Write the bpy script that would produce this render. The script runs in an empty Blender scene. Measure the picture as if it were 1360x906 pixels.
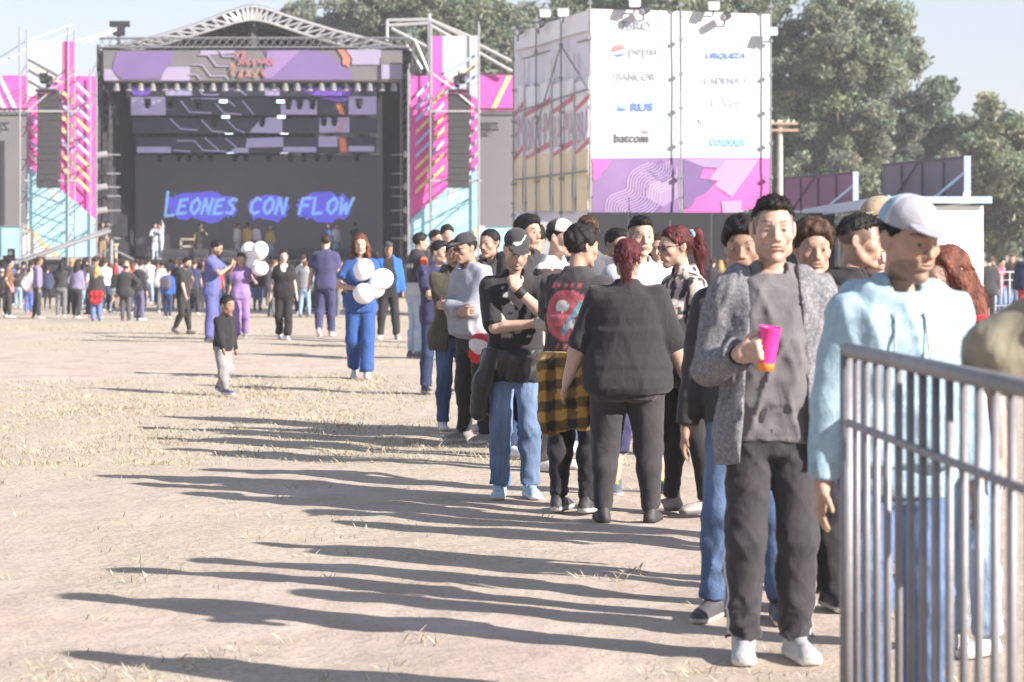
import bpy, math, random
import numpy as np
from mathutils import Vector, Matrix
R = math.radians
random.seed(7)
sc = bpy.context.scene
col = sc.collection

# ------------------------------------------------------------------ camera
FPX, CX, HY, HC = 85.0/36.0*1360.0, 680.0, 340.0, 1.5     # focal length in photo pixels, centre column, horizon row, camera height
cam_d = bpy.data.cameras.new('camera'); cam = bpy.data.objects.new('camera', cam_d); col.objects.link(cam)
cam.location = (0, 0, HC); cam.rotation_euler = (R(90), 0, 0)
cam_d.lens = 85.0; cam_d.sensor_width = 36.0; cam_d.sensor_fit = 'HORIZONTAL'
cam_d.shift_y = -(453.0-HY)/1360.0
cam_d.clip_start = 0.1; cam_d.clip_end = 3000
cam_d.dof.use_dof = True; cam_d.dof.focus_distance = 14.6; cam_d.dof.aperture_fstop = 5.0
sc.camera = cam

# ------------------------------------------------------------------ sky and sun
SUN_EL = R(26.5); SKYK = 5.3
sun_to = Vector((0.85, -0.527, 0)).normalized()              # horizontal direction towards the sun
w = bpy.data.worlds.new('World'); sc.world = w; w.use_nodes = True
nt = w.node_tree; nt.nodes.clear()
bg = nt.nodes.new('ShaderNodeBackground'); wo = nt.nodes.new('ShaderNodeOutputWorld')
sky = nt.nodes.new('ShaderNodeTexSky'); sky.sky_type = 'NISHITA'; sky.sun_disc = False
sky.sun_elevation = SUN_EL; sky.sun_rotation = math.atan2(sun_to.x, sun_to.y)
sky.air_density = 1.0; sky.dust_density = 0.5; sky.ozone_density = 1.6
bg.inputs['Strength'].default_value = 0.09
hs_ = nt.nodes.new('ShaderNodeHueSaturation'); hs_.inputs['Saturation'].default_value = .92; tn = nt.nodes.new('ShaderNodeMix'); tn.data_type = 'RGBA'; tn.blend_type = 'MULTIPLY'; tn.inputs[0].default_value = 1.0; tn.inputs[7].default_value = (1.0, .95, 1.13, 1)
nt.links.new(sky.outputs[0], hs_.inputs['Color']); nt.links.new(hs_.outputs[0], tn.inputs[6]); 
def _sc(k):
    n = nt.nodes.new('ShaderNodeVectorMath'); n.operation = 'SCALE'; n.inputs['Scale'].default_value = k; return n
s1, gm, s2 = _sc(.1), nt.nodes.new('ShaderNodeGamma'), _sc(SKYK)       # a dusty, evenly bright sky: less contrast between horizon and zenith
gm.inputs[1].default_value = .5
nt.links.new(tn.outputs[2], s1.inputs[0]); nt.links.new(s1.outputs[0], gm.inputs[0]); nt.links.new(gm.outputs[0], s2.inputs[0]); nt.links.new(s2.outputs[0], bg.inputs[0]); nt.links.new(bg.outputs[0], wo.inputs[0])
sl = bpy.data.lights.new('sun', 'SUN'); sun = bpy.data.objects.new('sun', sl); col.objects.link(sun)
sl.energy = 5.0; sl.angle = R(0.53); sl.color = (1.0, 0.92, 0.85)
sd = Vector((sun_to.x*math.cos(SUN_EL), sun_to.y*math.cos(SUN_EL), math.sin(SUN_EL)))
sun.rotation_euler = (-sd).to_track_quat('-Z', 'Y').to_euler()
sun.location = (20, -10, 30)
vs = sc.view_settings; vs.view_transform = 'Standard'; vs.look = 'None'; vs.gamma = 1.0; vs.exposure = 1.3; vs.use_curve_mapping = False
sc.render.engine = 'CYCLES'
sc.cycles.use_denoising = True
sc.cycles.max_bounces = 6; sc.cycles.diffuse_bounces = 3; sc.cycles.glossy_bounces = 2; sc.cycles.transparent_max_bounces = 6
sc.cycles.caustics_reflective = False; sc.cycles.caustics_refractive = False

# ------------------------------------------------------------------ helpers
def gz(Y):
    """height of the slightly uneven field at depth Y"""
    return float(np.interp(Y, [0, 12, 20, 28, 40, 45, 66, 110, 200, 400], [0, 0, .02, .06, .10, .09, -.28, -.40, -.4, -.4]))
def W(x, y, Y): return Vector(((x-CX)/FPX*Y, Y, HC-(y-HY)/FPX*Y))
def depth_of(yfoot):
    Y = 20.0
    for _ in range(60): Y = .5*Y+.5*(HC-gz(Y))*FPX/(yfoot-HY)
    return Y
def tag(o, label=None, cat=None, group=None, kind=None):
    if label: o['label'] = label
    if cat: o['category'] = cat
    if group: o['group'] = group
    if kind: o['kind'] = kind
    return o
def empty(name, loc=(0, 0, 0), rz=0, parent=None):
    o = bpy.data.objects.new(name, None); col.objects.link(o)
    o.location = loc; o.rotation_euler = (0, 0, rz); o.empty_display_size = .2
    if parent: o.parent = parent
    return o
def link_mesh(name, verts, faces, mat, parent=None, smooth=False, colors=None):
    me = bpy.data.meshes.new(name)
    if isinstance(verts, np.ndarray): verts = verts.tolist()
    if isinstance(faces, np.ndarray): faces = faces.tolist()
    me.from_pydata(verts, [], faces)
    if smooth: me.polygons.foreach_set('use_smooth', np.ones(len(me.polygons), dtype=bool))
    if colors is not None:
        a = me.color_attributes.new('Col', 'FLOAT_COLOR', 'POINT')
        c4 = np.ones((len(colors), 4), dtype=np.float32); c4[:, :3] = colors
        a.data.foreach_set('color', c4.ravel())
    if mat: me.materials.append(mat)
    me.update()
    o = bpy.data.objects.new(name, me); col.objects.link(o)
    if parent: o.parent = parent
    return o
class MB:
    """collects boxes, tubes and sheets and links them as one mesh"""
    def __init__(s, origin=(0, 0, 0)): s.v = []; s.f = []; s.o = Vector(origin)
    def add(s, vs, fs):
        n = len(s.v); s.v += [tuple(Vector(q)-s.o) for q in vs]; s.f += [tuple(i+n for i in f) for f in fs]; return s
    def box(s, c, size, rz=0, rot=None):
        hx, hy, hz = size[0]/2, size[1]/2, size[2]/2
        M = rot if rot is not None else Matrix.Rotation(rz, 3, 'Z')
        p = [Vector(c)+M @ Vector((a*hx, b*hy, d*hz)) for d in (-1, 1) for a, b in ((-1, -1), (1, -1), (1, 1), (-1, 1))]
        return s.add(p, [(3, 2, 1, 0), (4, 5, 6, 7), (0, 1, 5, 4), (1, 2, 6, 5), (2, 3, 7, 6), (3, 0, 4, 7)])
    def tube(s, a, b, r, n=8, r2=None):
        a = Vector(a); b = Vector(b); r2 = r if r2 is None else r2
        d = (b-a)
        if d.length < 1e-6: return s
        d.normalize(); u = d.orthogonal().normalized(); t = d.cross(u)
        p = []
        for q, rr in ((a, r), (b, r2)):
            for i in range(n):
                an = 2*math.pi*i/n; p.append(q+u*(math.cos(an)*rr)+t*(math.sin(an)*rr))
        f = [(i, (i+1) % n, n+(i+1) % n, n+i) for i in range(n)]
        f += [tuple(range(n-1, -1, -1)), tuple(range(n, 2*n))]
        return s.add(p, f)
    def path(s, pts, r, n=8):
        for a, b in zip(pts[:-1], pts[1:]): s.tube(a, b, r, n)
        return s
    def sheet(s, pts): return s.add(pts, [tuple(range(len(pts)))])
    def slab(s, pts, dv):
        """polygon pts extruded by vector dv"""
        n = len(pts); dv = Vector(dv); q = [Vector(p) for p in pts]; q += [p+dv for p in q]
        f = [tuple(range(n-1, -1, -1)), tuple(range(n, 2*n))]+[(i, (i+1) % n, n+(i+1) % n, n+i) for i in range(n)]
        return s.add(q, f)
    def build(s, name, mat, parent=None, smooth=False):
        o = link_mesh(name, [tuple(q) for q in s.v], s.f, mat, None, smooth)
        o.location = s.o
        if parent:
            o.parent = parent; o.location = s.o-Vector(parent.location) if parent.parent is None else s.o-Vector(parent.location)-Vector(parent.parent.location)
        return o

# ------------------------------------------------------------------ materials
MATS = {}
def mat(name, color, rough=.7, metal=0.0, var=.12, scale=6.0, bump=.0, bscale=60.0, emit=None, estr=1.0, spec=.4, trans=0.0, coord='Object'):
    if name in MATS: return MATS[name]
    m = bpy.data.materials.new(name); m.use_nodes = True; t = m.node_tree; b = t.nodes['Principled BSDF']
    b.inputs['Roughness'].default_value = rough; b.inputs['Metallic'].default_value = metal
    b.inputs['Specular IOR Level'].default_value = spec
    tc = t.nodes.new('ShaderNodeTexCoord')
    n = t.nodes.new('ShaderNodeTexNoise'); n.inputs['Scale'].default_value = scale; n.inputs['Detail'].default_value = 5
    t.links.new(tc.outputs[coord], n.inputs['Vector'])
    mr = t.nodes.new('ShaderNodeMapRange'); mr.inputs[1].default_value = .25; mr.inputs[2].default_value = .75
    mr.inputs[3].default_value = 1-var; mr.inputs[4].default_value = 1+var
    t.links.new(n.outputs[0], mr.inputs[0])
    mx = t.nodes.new('ShaderNodeVectorMath'); mx.operation = 'SCALE'; mx.inputs[0].default_value = color[:3]
    t.links.new(mr.outputs[0], mx.inputs['Scale']); t.links.new(mx.outputs[0], b.inputs['Base Color'])
    if bump:
        n2 = t.nodes.new('ShaderNodeTexNoise'); n2.inputs['Scale'].default_value = bscale; n2.inputs['Detail'].default_value = 4
        t.links.new(tc.outputs[coord], n2.inputs['Vector'])
        bp = t.nodes.new('ShaderNodeBump'); bp.inputs['Strength'].default_value = bump; bp.inputs['Distance'].default_value = .02
        t.links.new(n2.outputs[0], bp.inputs['Height']); t.links.new(bp.outputs[0], b.inputs['Normal'])
    if emit:
        b.inputs['Emission Color'].default_value = (*emit, 1); b.inputs['Emission Strength'].default_value = estr
    if trans: b.inputs['Transmission Weight'].default_value = trans
    MATS[name] = m; return m
def vmat(name, rough=.85, nvar=.12, nscale=25., bump=.25, bscale=220., stretch=(1, 1, 1), sheen=.0, spec=.25, speck=0.0, spscale=180., wrinkle=0.):
    """cloth, skin and hair: colour from the mesh's own colour attribute, plus grain"""
    if name in MATS: return MATS[name]
    m = bpy.data.materials.new(name); m.use_nodes = True; t = m.node_tree; b = t.nodes['Principled BSDF']
    b.inputs['Roughness'].default_value = rough; b.inputs['Specular IOR Level'].default_value = spec
    b.inputs['Sheen Weight'].default_value = sheen
    at = t.nodes.new('ShaderNodeAttribute'); at.attribute_name = 'Col'
    tc = t.nodes.new('ShaderNodeTexCoord'); mp = t.nodes.new('ShaderNodeMapping'); mp.inputs['Scale'].default_value = stretch
    t.links.new(tc.outputs['Object'], mp.inputs[0])
    n = t.nodes.new('ShaderNodeTexNoise'); n.inputs['Scale'].default_value = nscale; n.inputs['Detail'].default_value = 4
    t.links.new(mp.outputs[0], n.inputs['Vector'])
    mr = t.nodes.new('ShaderNodeMapRange'); mr.inputs[1].default_value = .3; mr.inputs[2].default_value = .7
    mr.inputs[3].default_value = 1-nvar; mr.inputs[4].default_value = 1+nvar
    t.links.new(n.outputs[0], mr.inputs[0])
    mx = t.nodes.new('ShaderNodeVectorMath'); mx.operation = 'SCALE'
    t.links.new(at.outputs['Color'], mx.inputs[0]); t.links.new(mr.outputs[0], mx.inputs['Scale'])
    out = mx.outputs[0]
    if speck:
        n3 = t.nodes.new('ShaderNodeTexNoise'); n3.inputs['Scale'].default_value = spscale; n3.inputs['Detail'].default_value = 2
        t.links.new(tc.outputs['Object'], n3.inputs['Vector'])
        m3 = t.nodes.new('ShaderNodeMapRange'); m3.inputs[1].default_value = .35; m3.inputs[2].default_value = .65; m3.inputs[3].default_value = 1-speck; m3.inputs[4].default_value = 1+speck
        t.links.new(n3.outputs[0], m3.inputs[0])
        x2 = t.nodes.new('ShaderNodeVectorMath'); x2.operation = 'SCALE'; t.links.new(out, x2.inputs[0]); t.links.new(m3.outputs[0], x2.inputs['Scale']); out = x2.outputs[0]
    t.links.new(out, b.inputs['Base Color'])
    n2 = t.nodes.new('ShaderNodeTexNoise'); n2.inputs['Scale'].default_value = bscale; n2.inputs['Detail'].default_value = 3
    t.links.new(mp.outputs[0], n2.inputs['Vector'])
    bp = t.nodes.new('ShaderNodeBump'); bp.inputs['Strength'].default_value = bump; bp.inputs['Distance'].default_value = .006
    t.links.new(n2.outputs[0], bp.inputs['Height'])
    if wrinkle:
        n4 = t.nodes.new('ShaderNodeTexNoise'); n4.inputs['Scale'].default_value = 11; n4.inputs['Detail'].default_value = 3; n4.inputs['Distortion'].default_value = 1.6
        m4 = t.nodes.new('ShaderNodeMapping'); m4.inputs['Scale'].default_value = (1.2, 1.2, .7); m4.inputs['Rotation'].default_value = (.3, .5, 0); t.links.new(tc.outputs['Object'], m4.inputs[0]); t.links.new(m4.outputs[0], n4.inputs['Vector'])
        b4 = t.nodes.new('ShaderNodeBump'); b4.inputs['Strength'].default_value = wrinkle; b4.inputs['Distance'].default_value = .02; t.links.new(n4.outputs[0], b4.inputs['Height']); t.links.new(b4.outputs[0], bp.inputs['Normal'])
    t.links.new(bp.outputs[0], b.inputs['Normal'])
    MATS[name] = m; return m
# ------------------------------------------------------------------ organic surfaces: distance fields meshed with surface nets
BIG = 9.0
def A(v): return np.array(v, dtype=np.float64)
def unit(v):
    v = A(v); n = np.linalg.norm(v); return v/n if n > 1e-9 else v
def rotz(a): c, s = math.cos(a), math.sin(a); return A([[c, -s, 0], [s, c, 0], [0, 0, 1]])
def rotx(a): c, s = math.cos(a), math.sin(a); return A([[1, 0, 0], [0, c, -s], [0, s, c]])
def roty(a): c, s = math.cos(a), math.sin(a); return A([[c, 0, s], [0, 1, 0], [-s, 0, c]])
class Rc:      # capsule with two radii; cap=True ends flat
    def __init__(s, a, ra, b, rb, k=.02, op=1, cap=False, flat=None):
        s.a, s.b, s.ra, s.rb, s.k, s.op, s.cap = A(a), A(b), ra, rb, k, op, cap
        m = max(ra, rb); s.lo = np.minimum(s.a, s.b)-m; s.hi = np.maximum(s.a, s.b)+m
    def d(s, X, Y, Z):
        e = s.b-s.a; L2 = max(e @ e, 1e-12); px, py, pz = X-s.a[0], Y-s.a[1], Z-s.a[2]
        t = (px*e[0]+py*e[1]+pz*e[2])/L2
        tc = np.clip(t, 0, 1)
        r = np.sqrt((px-tc*e[0])**2+(py-tc*e[1])**2+(pz-tc*e[2])**2)-(s.ra+tc*(s.rb-s.ra))
        if s.cap:
            L = math.sqrt(L2)
            rr = np.sqrt(np.maximum((px-t*e[0])**2+(py-t*e[1])**2+(pz-t*e[2])**2, 0))-(s.ra+t*(s.rb-s.ra))
            r = np.where(t > 1, np.maximum(rr, (t-1)*L), r)
        return r
class El:      # ellipsoid
    def __init__(s, c, r, M=None, k=.02, op=1):
        s.c, s.r, s.M, s.k, s.op = A(c), A(r), M, k, op
        m = max(r) if M is not None else A(r); s.lo = s.c-m; s.hi = s.c+m
    def d(s, X, Y, Z):
        x, y, z = X-s.c[0], Y-s.c[1], Z-s.c[2]
        if s.M is not None:
            M = s.M; x, y, z = (M[0, 0]*x+M[1, 0]*y+M[2, 0]*z, M[0, 1]*x+M[1, 1]*y+M[2, 1]*z, M[0, 2]*x+M[1, 2]*y+M[2, 2]*z)
        r = s.r
        k0 = np.sqrt((x/r[0])**2+(y/r[1])**2+(z/r[2])**2); k1 = np.sqrt((x/r[0]**2)**2+(y/r[1]**2)**2+(z/r[2]**2)**2)
        return k0*(k0-1)/np.maximum(k1, 1e-6)
class Bx:      # rounded box
    def __init__(s, c, h, rad, M=None, k=.01, op=1):
        s.c, s.h, s.rad, s.M, s.k, s.op = A(c), A(h), rad, M, k, op
        m = np.linalg.norm(h)+rad if M is not None else A(h)+rad; s.lo = s.c-m; s.hi = s.c+m
    def d(s, X, Y, Z):
        x, y, z = X-s.c[0], Y-s.c[1], Z-s.c[2]
        if s.M is not None:
            M = s.M; x, y, z = (M[0, 0]*x+M[1, 0]*y+M[2, 0]*z, M[0, 1]*x+M[1, 1]*y+M[2, 1]*z, M[0, 2]*x+M[1, 2]*y+M[2, 2]*z)
        qx, qy, qz = np.abs(x)-s.h[0], np.abs(y)-s.h[1], np.abs(z)-s.h[2]
        return np.sqrt(np.maximum(qx, 0)**2+np.maximum(qy, 0)**2+np.maximum(qz, 0)**2)+np.minimum(np.maximum(qx, np.maximum(qy, qz)), 0)-s.rad
class Loft:    # trunk: elliptical sections along z in a tilted frame
    def __init__(s, zs, wx, wy, cy, piv, M, off=0, k=.03, op=1):
        s.zs, s.wx, s.wy, s.cy, s.p, s.M, s.k, s.op = A(zs), A(wx)+off, A(wy)+off, A(cy), A(piv), M, k, op
        m = max(s.wx)+.05; c = [s.p+M @ (A([sx*m, sy*m, z])-s.p) for sx in (-1, 1) for sy in (-1, 1) for z in (s.zs[0], s.zs[-1])]
        s.lo = np.min(c, axis=0); s.hi = np.max(c, axis=0)
    def d(s, X, Y, Z):
        M = s.M; p = s.p; x, y, z = X-p[0], Y-p[1], Z-p[2]
        x, y, z = (M[0, 0]*x+M[1, 0]*y+M[2, 0]*z+p[0], M[0, 1]*x+M[1, 1]*y+M[2, 1]*z+p[1], M[0, 2]*x+M[1, 2]*y+M[2, 2]*z+p[2])
        sh = np.broadcast(x, y, z).shape
        z = np.broadcast_to(z, sh); wx = np.interp(z, s.zs, s.wx); wy = np.interp(z, s.zs, s.wy); cy = np.interp(z, s.zs, s.cy)
        ax = np.abs(x)/wx; ay = np.abs(y-cy)/wy
        r = ((ax**2.35+ay**2.35)**(1/2.35)-1)*np.minimum(wx, wy)
        return np.maximum(r, np.maximum(s.zs[0]-z, z-s.zs[-1]))
def smin(a, b, k):
    h = np.maximum(k-np.abs(a-b), 0)/k; return np.minimum(a, b)-h*h*k*.25
def smax(a, b, k):
    h = np.maximum(k-np.abs(a-b), 0)/k; return np.maximum(a, b)+h*h*k*.25
def field(prims, xs, ys, zs, margin=.05):
    V = np.full((len(xs), len(ys), len(zs)), BIG)
    for p in prims:
        lo, hi = p.lo-margin, p.hi+margin
        i0, i1 = np.searchsorted(xs, (lo[0], hi[0])); j0, j1 = np.searchsorted(ys, (lo[1], hi[1])); k0, k1 = np.searchsorted(zs, (lo[2], hi[2]))
        if i1 <= i0 or j1 <= j0 or k1 <= k0: continue
        sub = V[i0:i1, j0:j1, k0:k1]
        d = p.d(xs[i0:i1, None, None], ys[None, j0:j1, None], zs[None, None, k0:k1])
        if p.op > 0: sub[...] = smin(sub, d, p.k)
        else: sub[...] = smax(sub, -d, p.k)
    return V
def nets(V, xs, ys, zs):
    S = V < 0
    n = S[:-1, :-1, :-1].astype(np.int8)
    for a, b, c in ((1, 0, 0), (0, 1, 0), (0, 0, 1), (1, 1, 0), (1, 0, 1), (0, 1, 1), (1, 1, 1)):
        n = n+S[a:S.shape[0]-1+a, b:S.shape[1]-1+b, c:S.shape[2]-1+c]
    act = (n > 0) & (n < 8)
    I, J, K = np.nonzero(act)
    if len(I) == 0: return np.zeros((0, 3)), np.zeros((0, 4), int)
    idx = np.full(act.shape, -1, dtype=np.int64); idx[I, J, K] = np.arange(len(I))
    corners = {(a, b, c): V[I+a, J+b, K+c] for a in (0, 1) for b in (0, 1) for c in (0, 1)}
    acc = np.zeros((len(I), 3)); cnt = np.zeros(len(I))
    for ax in range(3):
        for u in (0, 1):
            for v in (0, 1):
                c0 = [0, 0, 0]; o = [i for i in range(3) if i != ax]; c0[o[0]] = u; c0[o[1]] = v
                c1 = list(c0); c1[ax] = 1
                a, b = corners[tuple(c0)], corners[tuple(c1)]
                m = (a < 0) != (b < 0); t = np.where(m, a/np.where(m, a-b, 1), 0)
                pos = np.zeros((len(I), 3)); pos[:, o[0]] = u; pos[:, o[1]] = v; pos[:, ax] = t
                acc[m] += pos[m]; cnt[m] += 1
    f = acc/cnt[:, None]
    P = np.stack([xs[I]+(xs[I+1]-xs[I])*f[:, 0], ys[J]+(ys[J+1]-ys[J])*f[:, 1], zs[K]+(zs[K+1]-zs[K])*f[:, 2]], 1)
    quads = []
    for ax in range(3):
        a = S[:-1] if ax == 0 else (S[:, :-1] if ax == 1 else S[:, :, :-1]); b = S[1:] if ax == 0 else (S[:, 1:] if ax == 1 else S[:, :, 1:])
        ch = a != b; i, j, k = np.nonzero(ch)
        ijk = [i, j, k]; o = [q for q in range(3) if q != ax]
        ok = (ijk[o[0]] > 0) & (ijk[o[1]] > 0) & (ijk[o[0]] < S.shape[o[0]]-1) & (ijk[o[1]] < S.shape[o[1]]-1)
        ijk = [q[ok] for q in ijk]; inside = a[i[ok], j[ok], k[ok]]
        def cell(u, v):
            q = [x.copy() for x in ijk]; q[o[0]] = q[o[0]]-u; q[o[1]] = q[o[1]]-v; return idx[q[0], q[1], q[2]]
        Q = np.stack([cell(1, 1), cell(0, 1), cell(0, 0), cell(1, 0)], 1)
        flip = inside if ax != 1 else ~inside
        Q[~flip] = Q[~flip][:, ::-1]
        Q = Q[(Q >= 0).all(1)]
        quads.append(Q)
    return P, np.concatenate(quads)
def grid(lo, hi, v):
    return [np.arange(lo[i]-v*1.5, hi[i]+v*2.5, v) for i in range(3)]
def mesh_field(prims, v, cuts=(), disp=None, lo=None, hi=None, pad=.02, kc=0.):
    """mesh the union of prims; cuts are functions whose positive side is removed; disp is added to the distance"""
    if lo is None:
        L = np.min([p.lo for p in prims if p.op > 0], axis=0)-pad; Hh = np.max([p.hi for p in prims if p.op > 0], axis=0)+pad
    else: L, Hh = A(lo), A(hi)
    xs, ys, zs = grid(L, Hh, v)
    V = field(prims, xs, ys, zs)
    if disp is not None:
        m = np.abs(V) < .06
        i, j, k = np.nonzero(m)
        V[m] += disp(xs[i], ys[j], zs[k])
    X, Y, Z = xs[:, None, None], ys[None, :, None], zs[None, None, :]
    for c in cuts: V = smax(V, c(X, Y, Z), kc) if kc else np.maximum(V, c(X, Y, Z))
    return nets(V, xs, ys, zs)
def vnoise(x, y, z, seed=0):
    """smooth lattice noise in 0..1"""
    xi, yi, zi = np.floor(x).astype(np.int64), np.floor(y).astype(np.int64), np.floor(z).astype(np.int64)
    fx, fy, fz = x-xi, y-yi, z-zi
    fx, fy, fz = fx*fx*(3-2*fx), fy*fy*(3-2*fy), fz*fz*(3-2*fz)
    def h(i, j, k):
        n = (i*73856093) ^ (j*19349663) ^ (k*83492791) ^ (seed*2654435)
        n = (n ^ (n >> 13))*1274126177 & 0x7fffffff; n = (n ^ (n >> 11))*668265263 & 0x7fffffff
        return ((n >> 7) & 0xffff)/65535.0
    r = 0
    for a in (0, 1):
        for b in (0, 1):
            for c in (0, 1):
                r = r+h(xi+a, yi+b, zi+c)*(fx if a else 1-fx)*(fy if b else 1-fy)*(fz if c else 1-fz)
    return r
def folds(seed, amp, wl=.11, fine=.35, slant=.6):
    """cloth creases: ridged noise stretched along slanting fold directions"""
    rng = np.random.RandomState(seed); th = (rng.rand(2)-.5)*.5+A([.6, -.55])*slant; sd_ = int(rng.randint(1, 9999)); k = 1/wl
    def f(x, y, z):
        r = 0
        for i, t in enumerate(th):
            c, s_ = math.cos(t), math.sin(t)
            u = (x*c+z*s_); w_ = (-x*s_+z*c)
            n = vnoise(u*k*1.5+sd_*.13, y*k*1.0, w_*k*.38+i*7.3, sd_+i)
            r = r+1.9*(1-np.abs(2*n-1))**3.5-.5
        n2 = vnoise(x*k*2.2, y*k*2.2, z*k*2.6, sd_+5); n3 = vnoise(x*k*.6, y*k*.6, z*k*.5, sd_+9)
        return -amp*(r*.55*(.4+1.2*n3)+fine*(1.6*(1-np.abs(2*n2-1))**3-.5)*n3*1.5)
    return f

# ------------------------------------------------------------------ people
TZ = A([.44, .48, .52, .56, .60, .64, .68, .72, .76, .79, .815, .835, .862])
TR = {
 'm': (A([.070, .094, .097, .092, .086, .087, .092, .099, .103, .104, .084, .050, .033]), A([.055, .066, .069, .064, .060, .060, .062, .066, .067, .062, .052, .042, .034]), A([.01, .01, .008, 0, -.004, -.004, -.002, 0, .002, .004, .006, .006, .002])),
 'f': (A([.074, .100, .102, .092, .077, .077, .083, .088, .091, .091, .072, .040, .029]), A([.060, .071, .073, .062, .053, .053, .058, .064, .062, .055, .046, .037, .03]), A([.012, .014, .012, .004, -.002, -.002, -.003, -.004, 0, .004, .006, .006, .002])),
 'hf': (A([.098, .128, .132, .126, .116, .108, .107, .108, .106, .098, .074, .042, .032]), A([.085, .098, .100, .098, .094, .090, .088, .090, .082, .070, .055, .042, .034]), A([.012, .014, .008, -.004, -.010, -.010, -.006, -.004, 0, .004, .006, .006, .002])),
 'hm': (A([.080, .106, .112, .110, .108, .106, .108, .112, .113, .110, .088, .052, .036]), A([.065, .078, .084, .084, .084, .082, .080, .080, .076, .068, .056, .044, .036]), A([.01, .006, 0, -.008, -.012, -.012, -.008, -.004, 0, .004, .006, .006, .002])),
}
TR['c'] = (TR['m'][0]*.98, TR['m'][1]*1.02, TR['m'][2])
SKIN = {'mid': (.375, .240, .180), 'light': (.45, .300, .235), 'tan': (.30, .185, .132), 'pale': (.50, .355, .295)}
HAIRC = {'black': (.016, .013, .013), 'dark': (.030, .019, .014), 'brown': (.065, .036, .021), 'wine': (.085, .018, .022), 'blond': (.42, .26, .10), 'redbr': (.13, .045, .028), 'red': (.26, .03, .02)}
def ik(a, b, l1, l2, pole):
    a, b = A(a), A(b); d = b-a; L = np.linalg.norm(d); mx = (l1+l2)*.999
    if L > mx: b = a+d/L*mx; d = b-a; L = mx
    u = d/L; x = (l1*l1-l2*l2+L*L)/(2*L); h = math.sqrt(max(l1*l1-x*x, 0))
    p = A(pole); p = p-(p @ u)*u; p = unit(p)
    return a+u*x+p*h, b
# arm presets: wrist in body heights (x outward for this side), elbow pole, hand direction or None, palm normal, finger curl
ARMS = {
 'down': ((.148, -.02, .455), (.25, 1, 0), None, (-1, 0, 0), .35),
 'down_wide': ((.175, -.01, .46), (.4, 1, 0), None, (-1, 0, 0), .35),
 'swing_f': ((.135, -.13, .485), (.25, 1, -.2), None, (-1, 0, 0), .45),
 'swing_b': ((.145, .10, .475), (.25, 1, 0), None, (-1, 0, 0), .45),
 'pocket': ((.112, -.035, .525), (.8, .7, 0), (-.15, -.25, -1), (-1, 0, 0), .3),
 'cross': ((-.055, -.125, .665), (1, .1, -.9), (-1, .15, .05), (0, 1, 0), .5),
 'cross_low': ((-.07, -.12, .635), (1, .1, -.9), (-1, .2, .1), (0, 1, 0), .5),
 'chin': ((-.005, -.115, .815), (.6, -.2, -1), (-.25, .35, 1), (0, 1, .3), 1.3),
 'cup': ((.05, -.15, .655), (1, .5, -.4), (-.75, -.65, .25), (-.6, .8, 0), .9),
 'phone': ((.035, -.20, .765), (.8, .1, -1), (-.15, -.5, .8), (0, 1, .6), .8),
 'hold': ((.02, -.16, .66), (.9, .2, -.7), (-.7, -.5, .3), (0, .3, 1), .9),
 'hold_side': ((.13, -.135, .72), (.6, .3, -1), (-.1, -.4, .9), (-1, 0, 0), 1.2),
 'up': ((.19, -.06, 1.04), (1, .3, -.2), None, (0, -1, 0), .3),
 'mic': ((.02, -.12, .83), (1, .1, -.7), (-.3, .1, 1), (0, 1, 0), 1.2),
 'behind': ((.06, .10, .53), (1, .6, 0), (-.7, .1, -.4), (0, 1, 0), .5),
 'hip': ((.125, .0, .575), (1, .5, .2), (-.5, -.6, -.5), (-1, 0, 0), .6),
}
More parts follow.
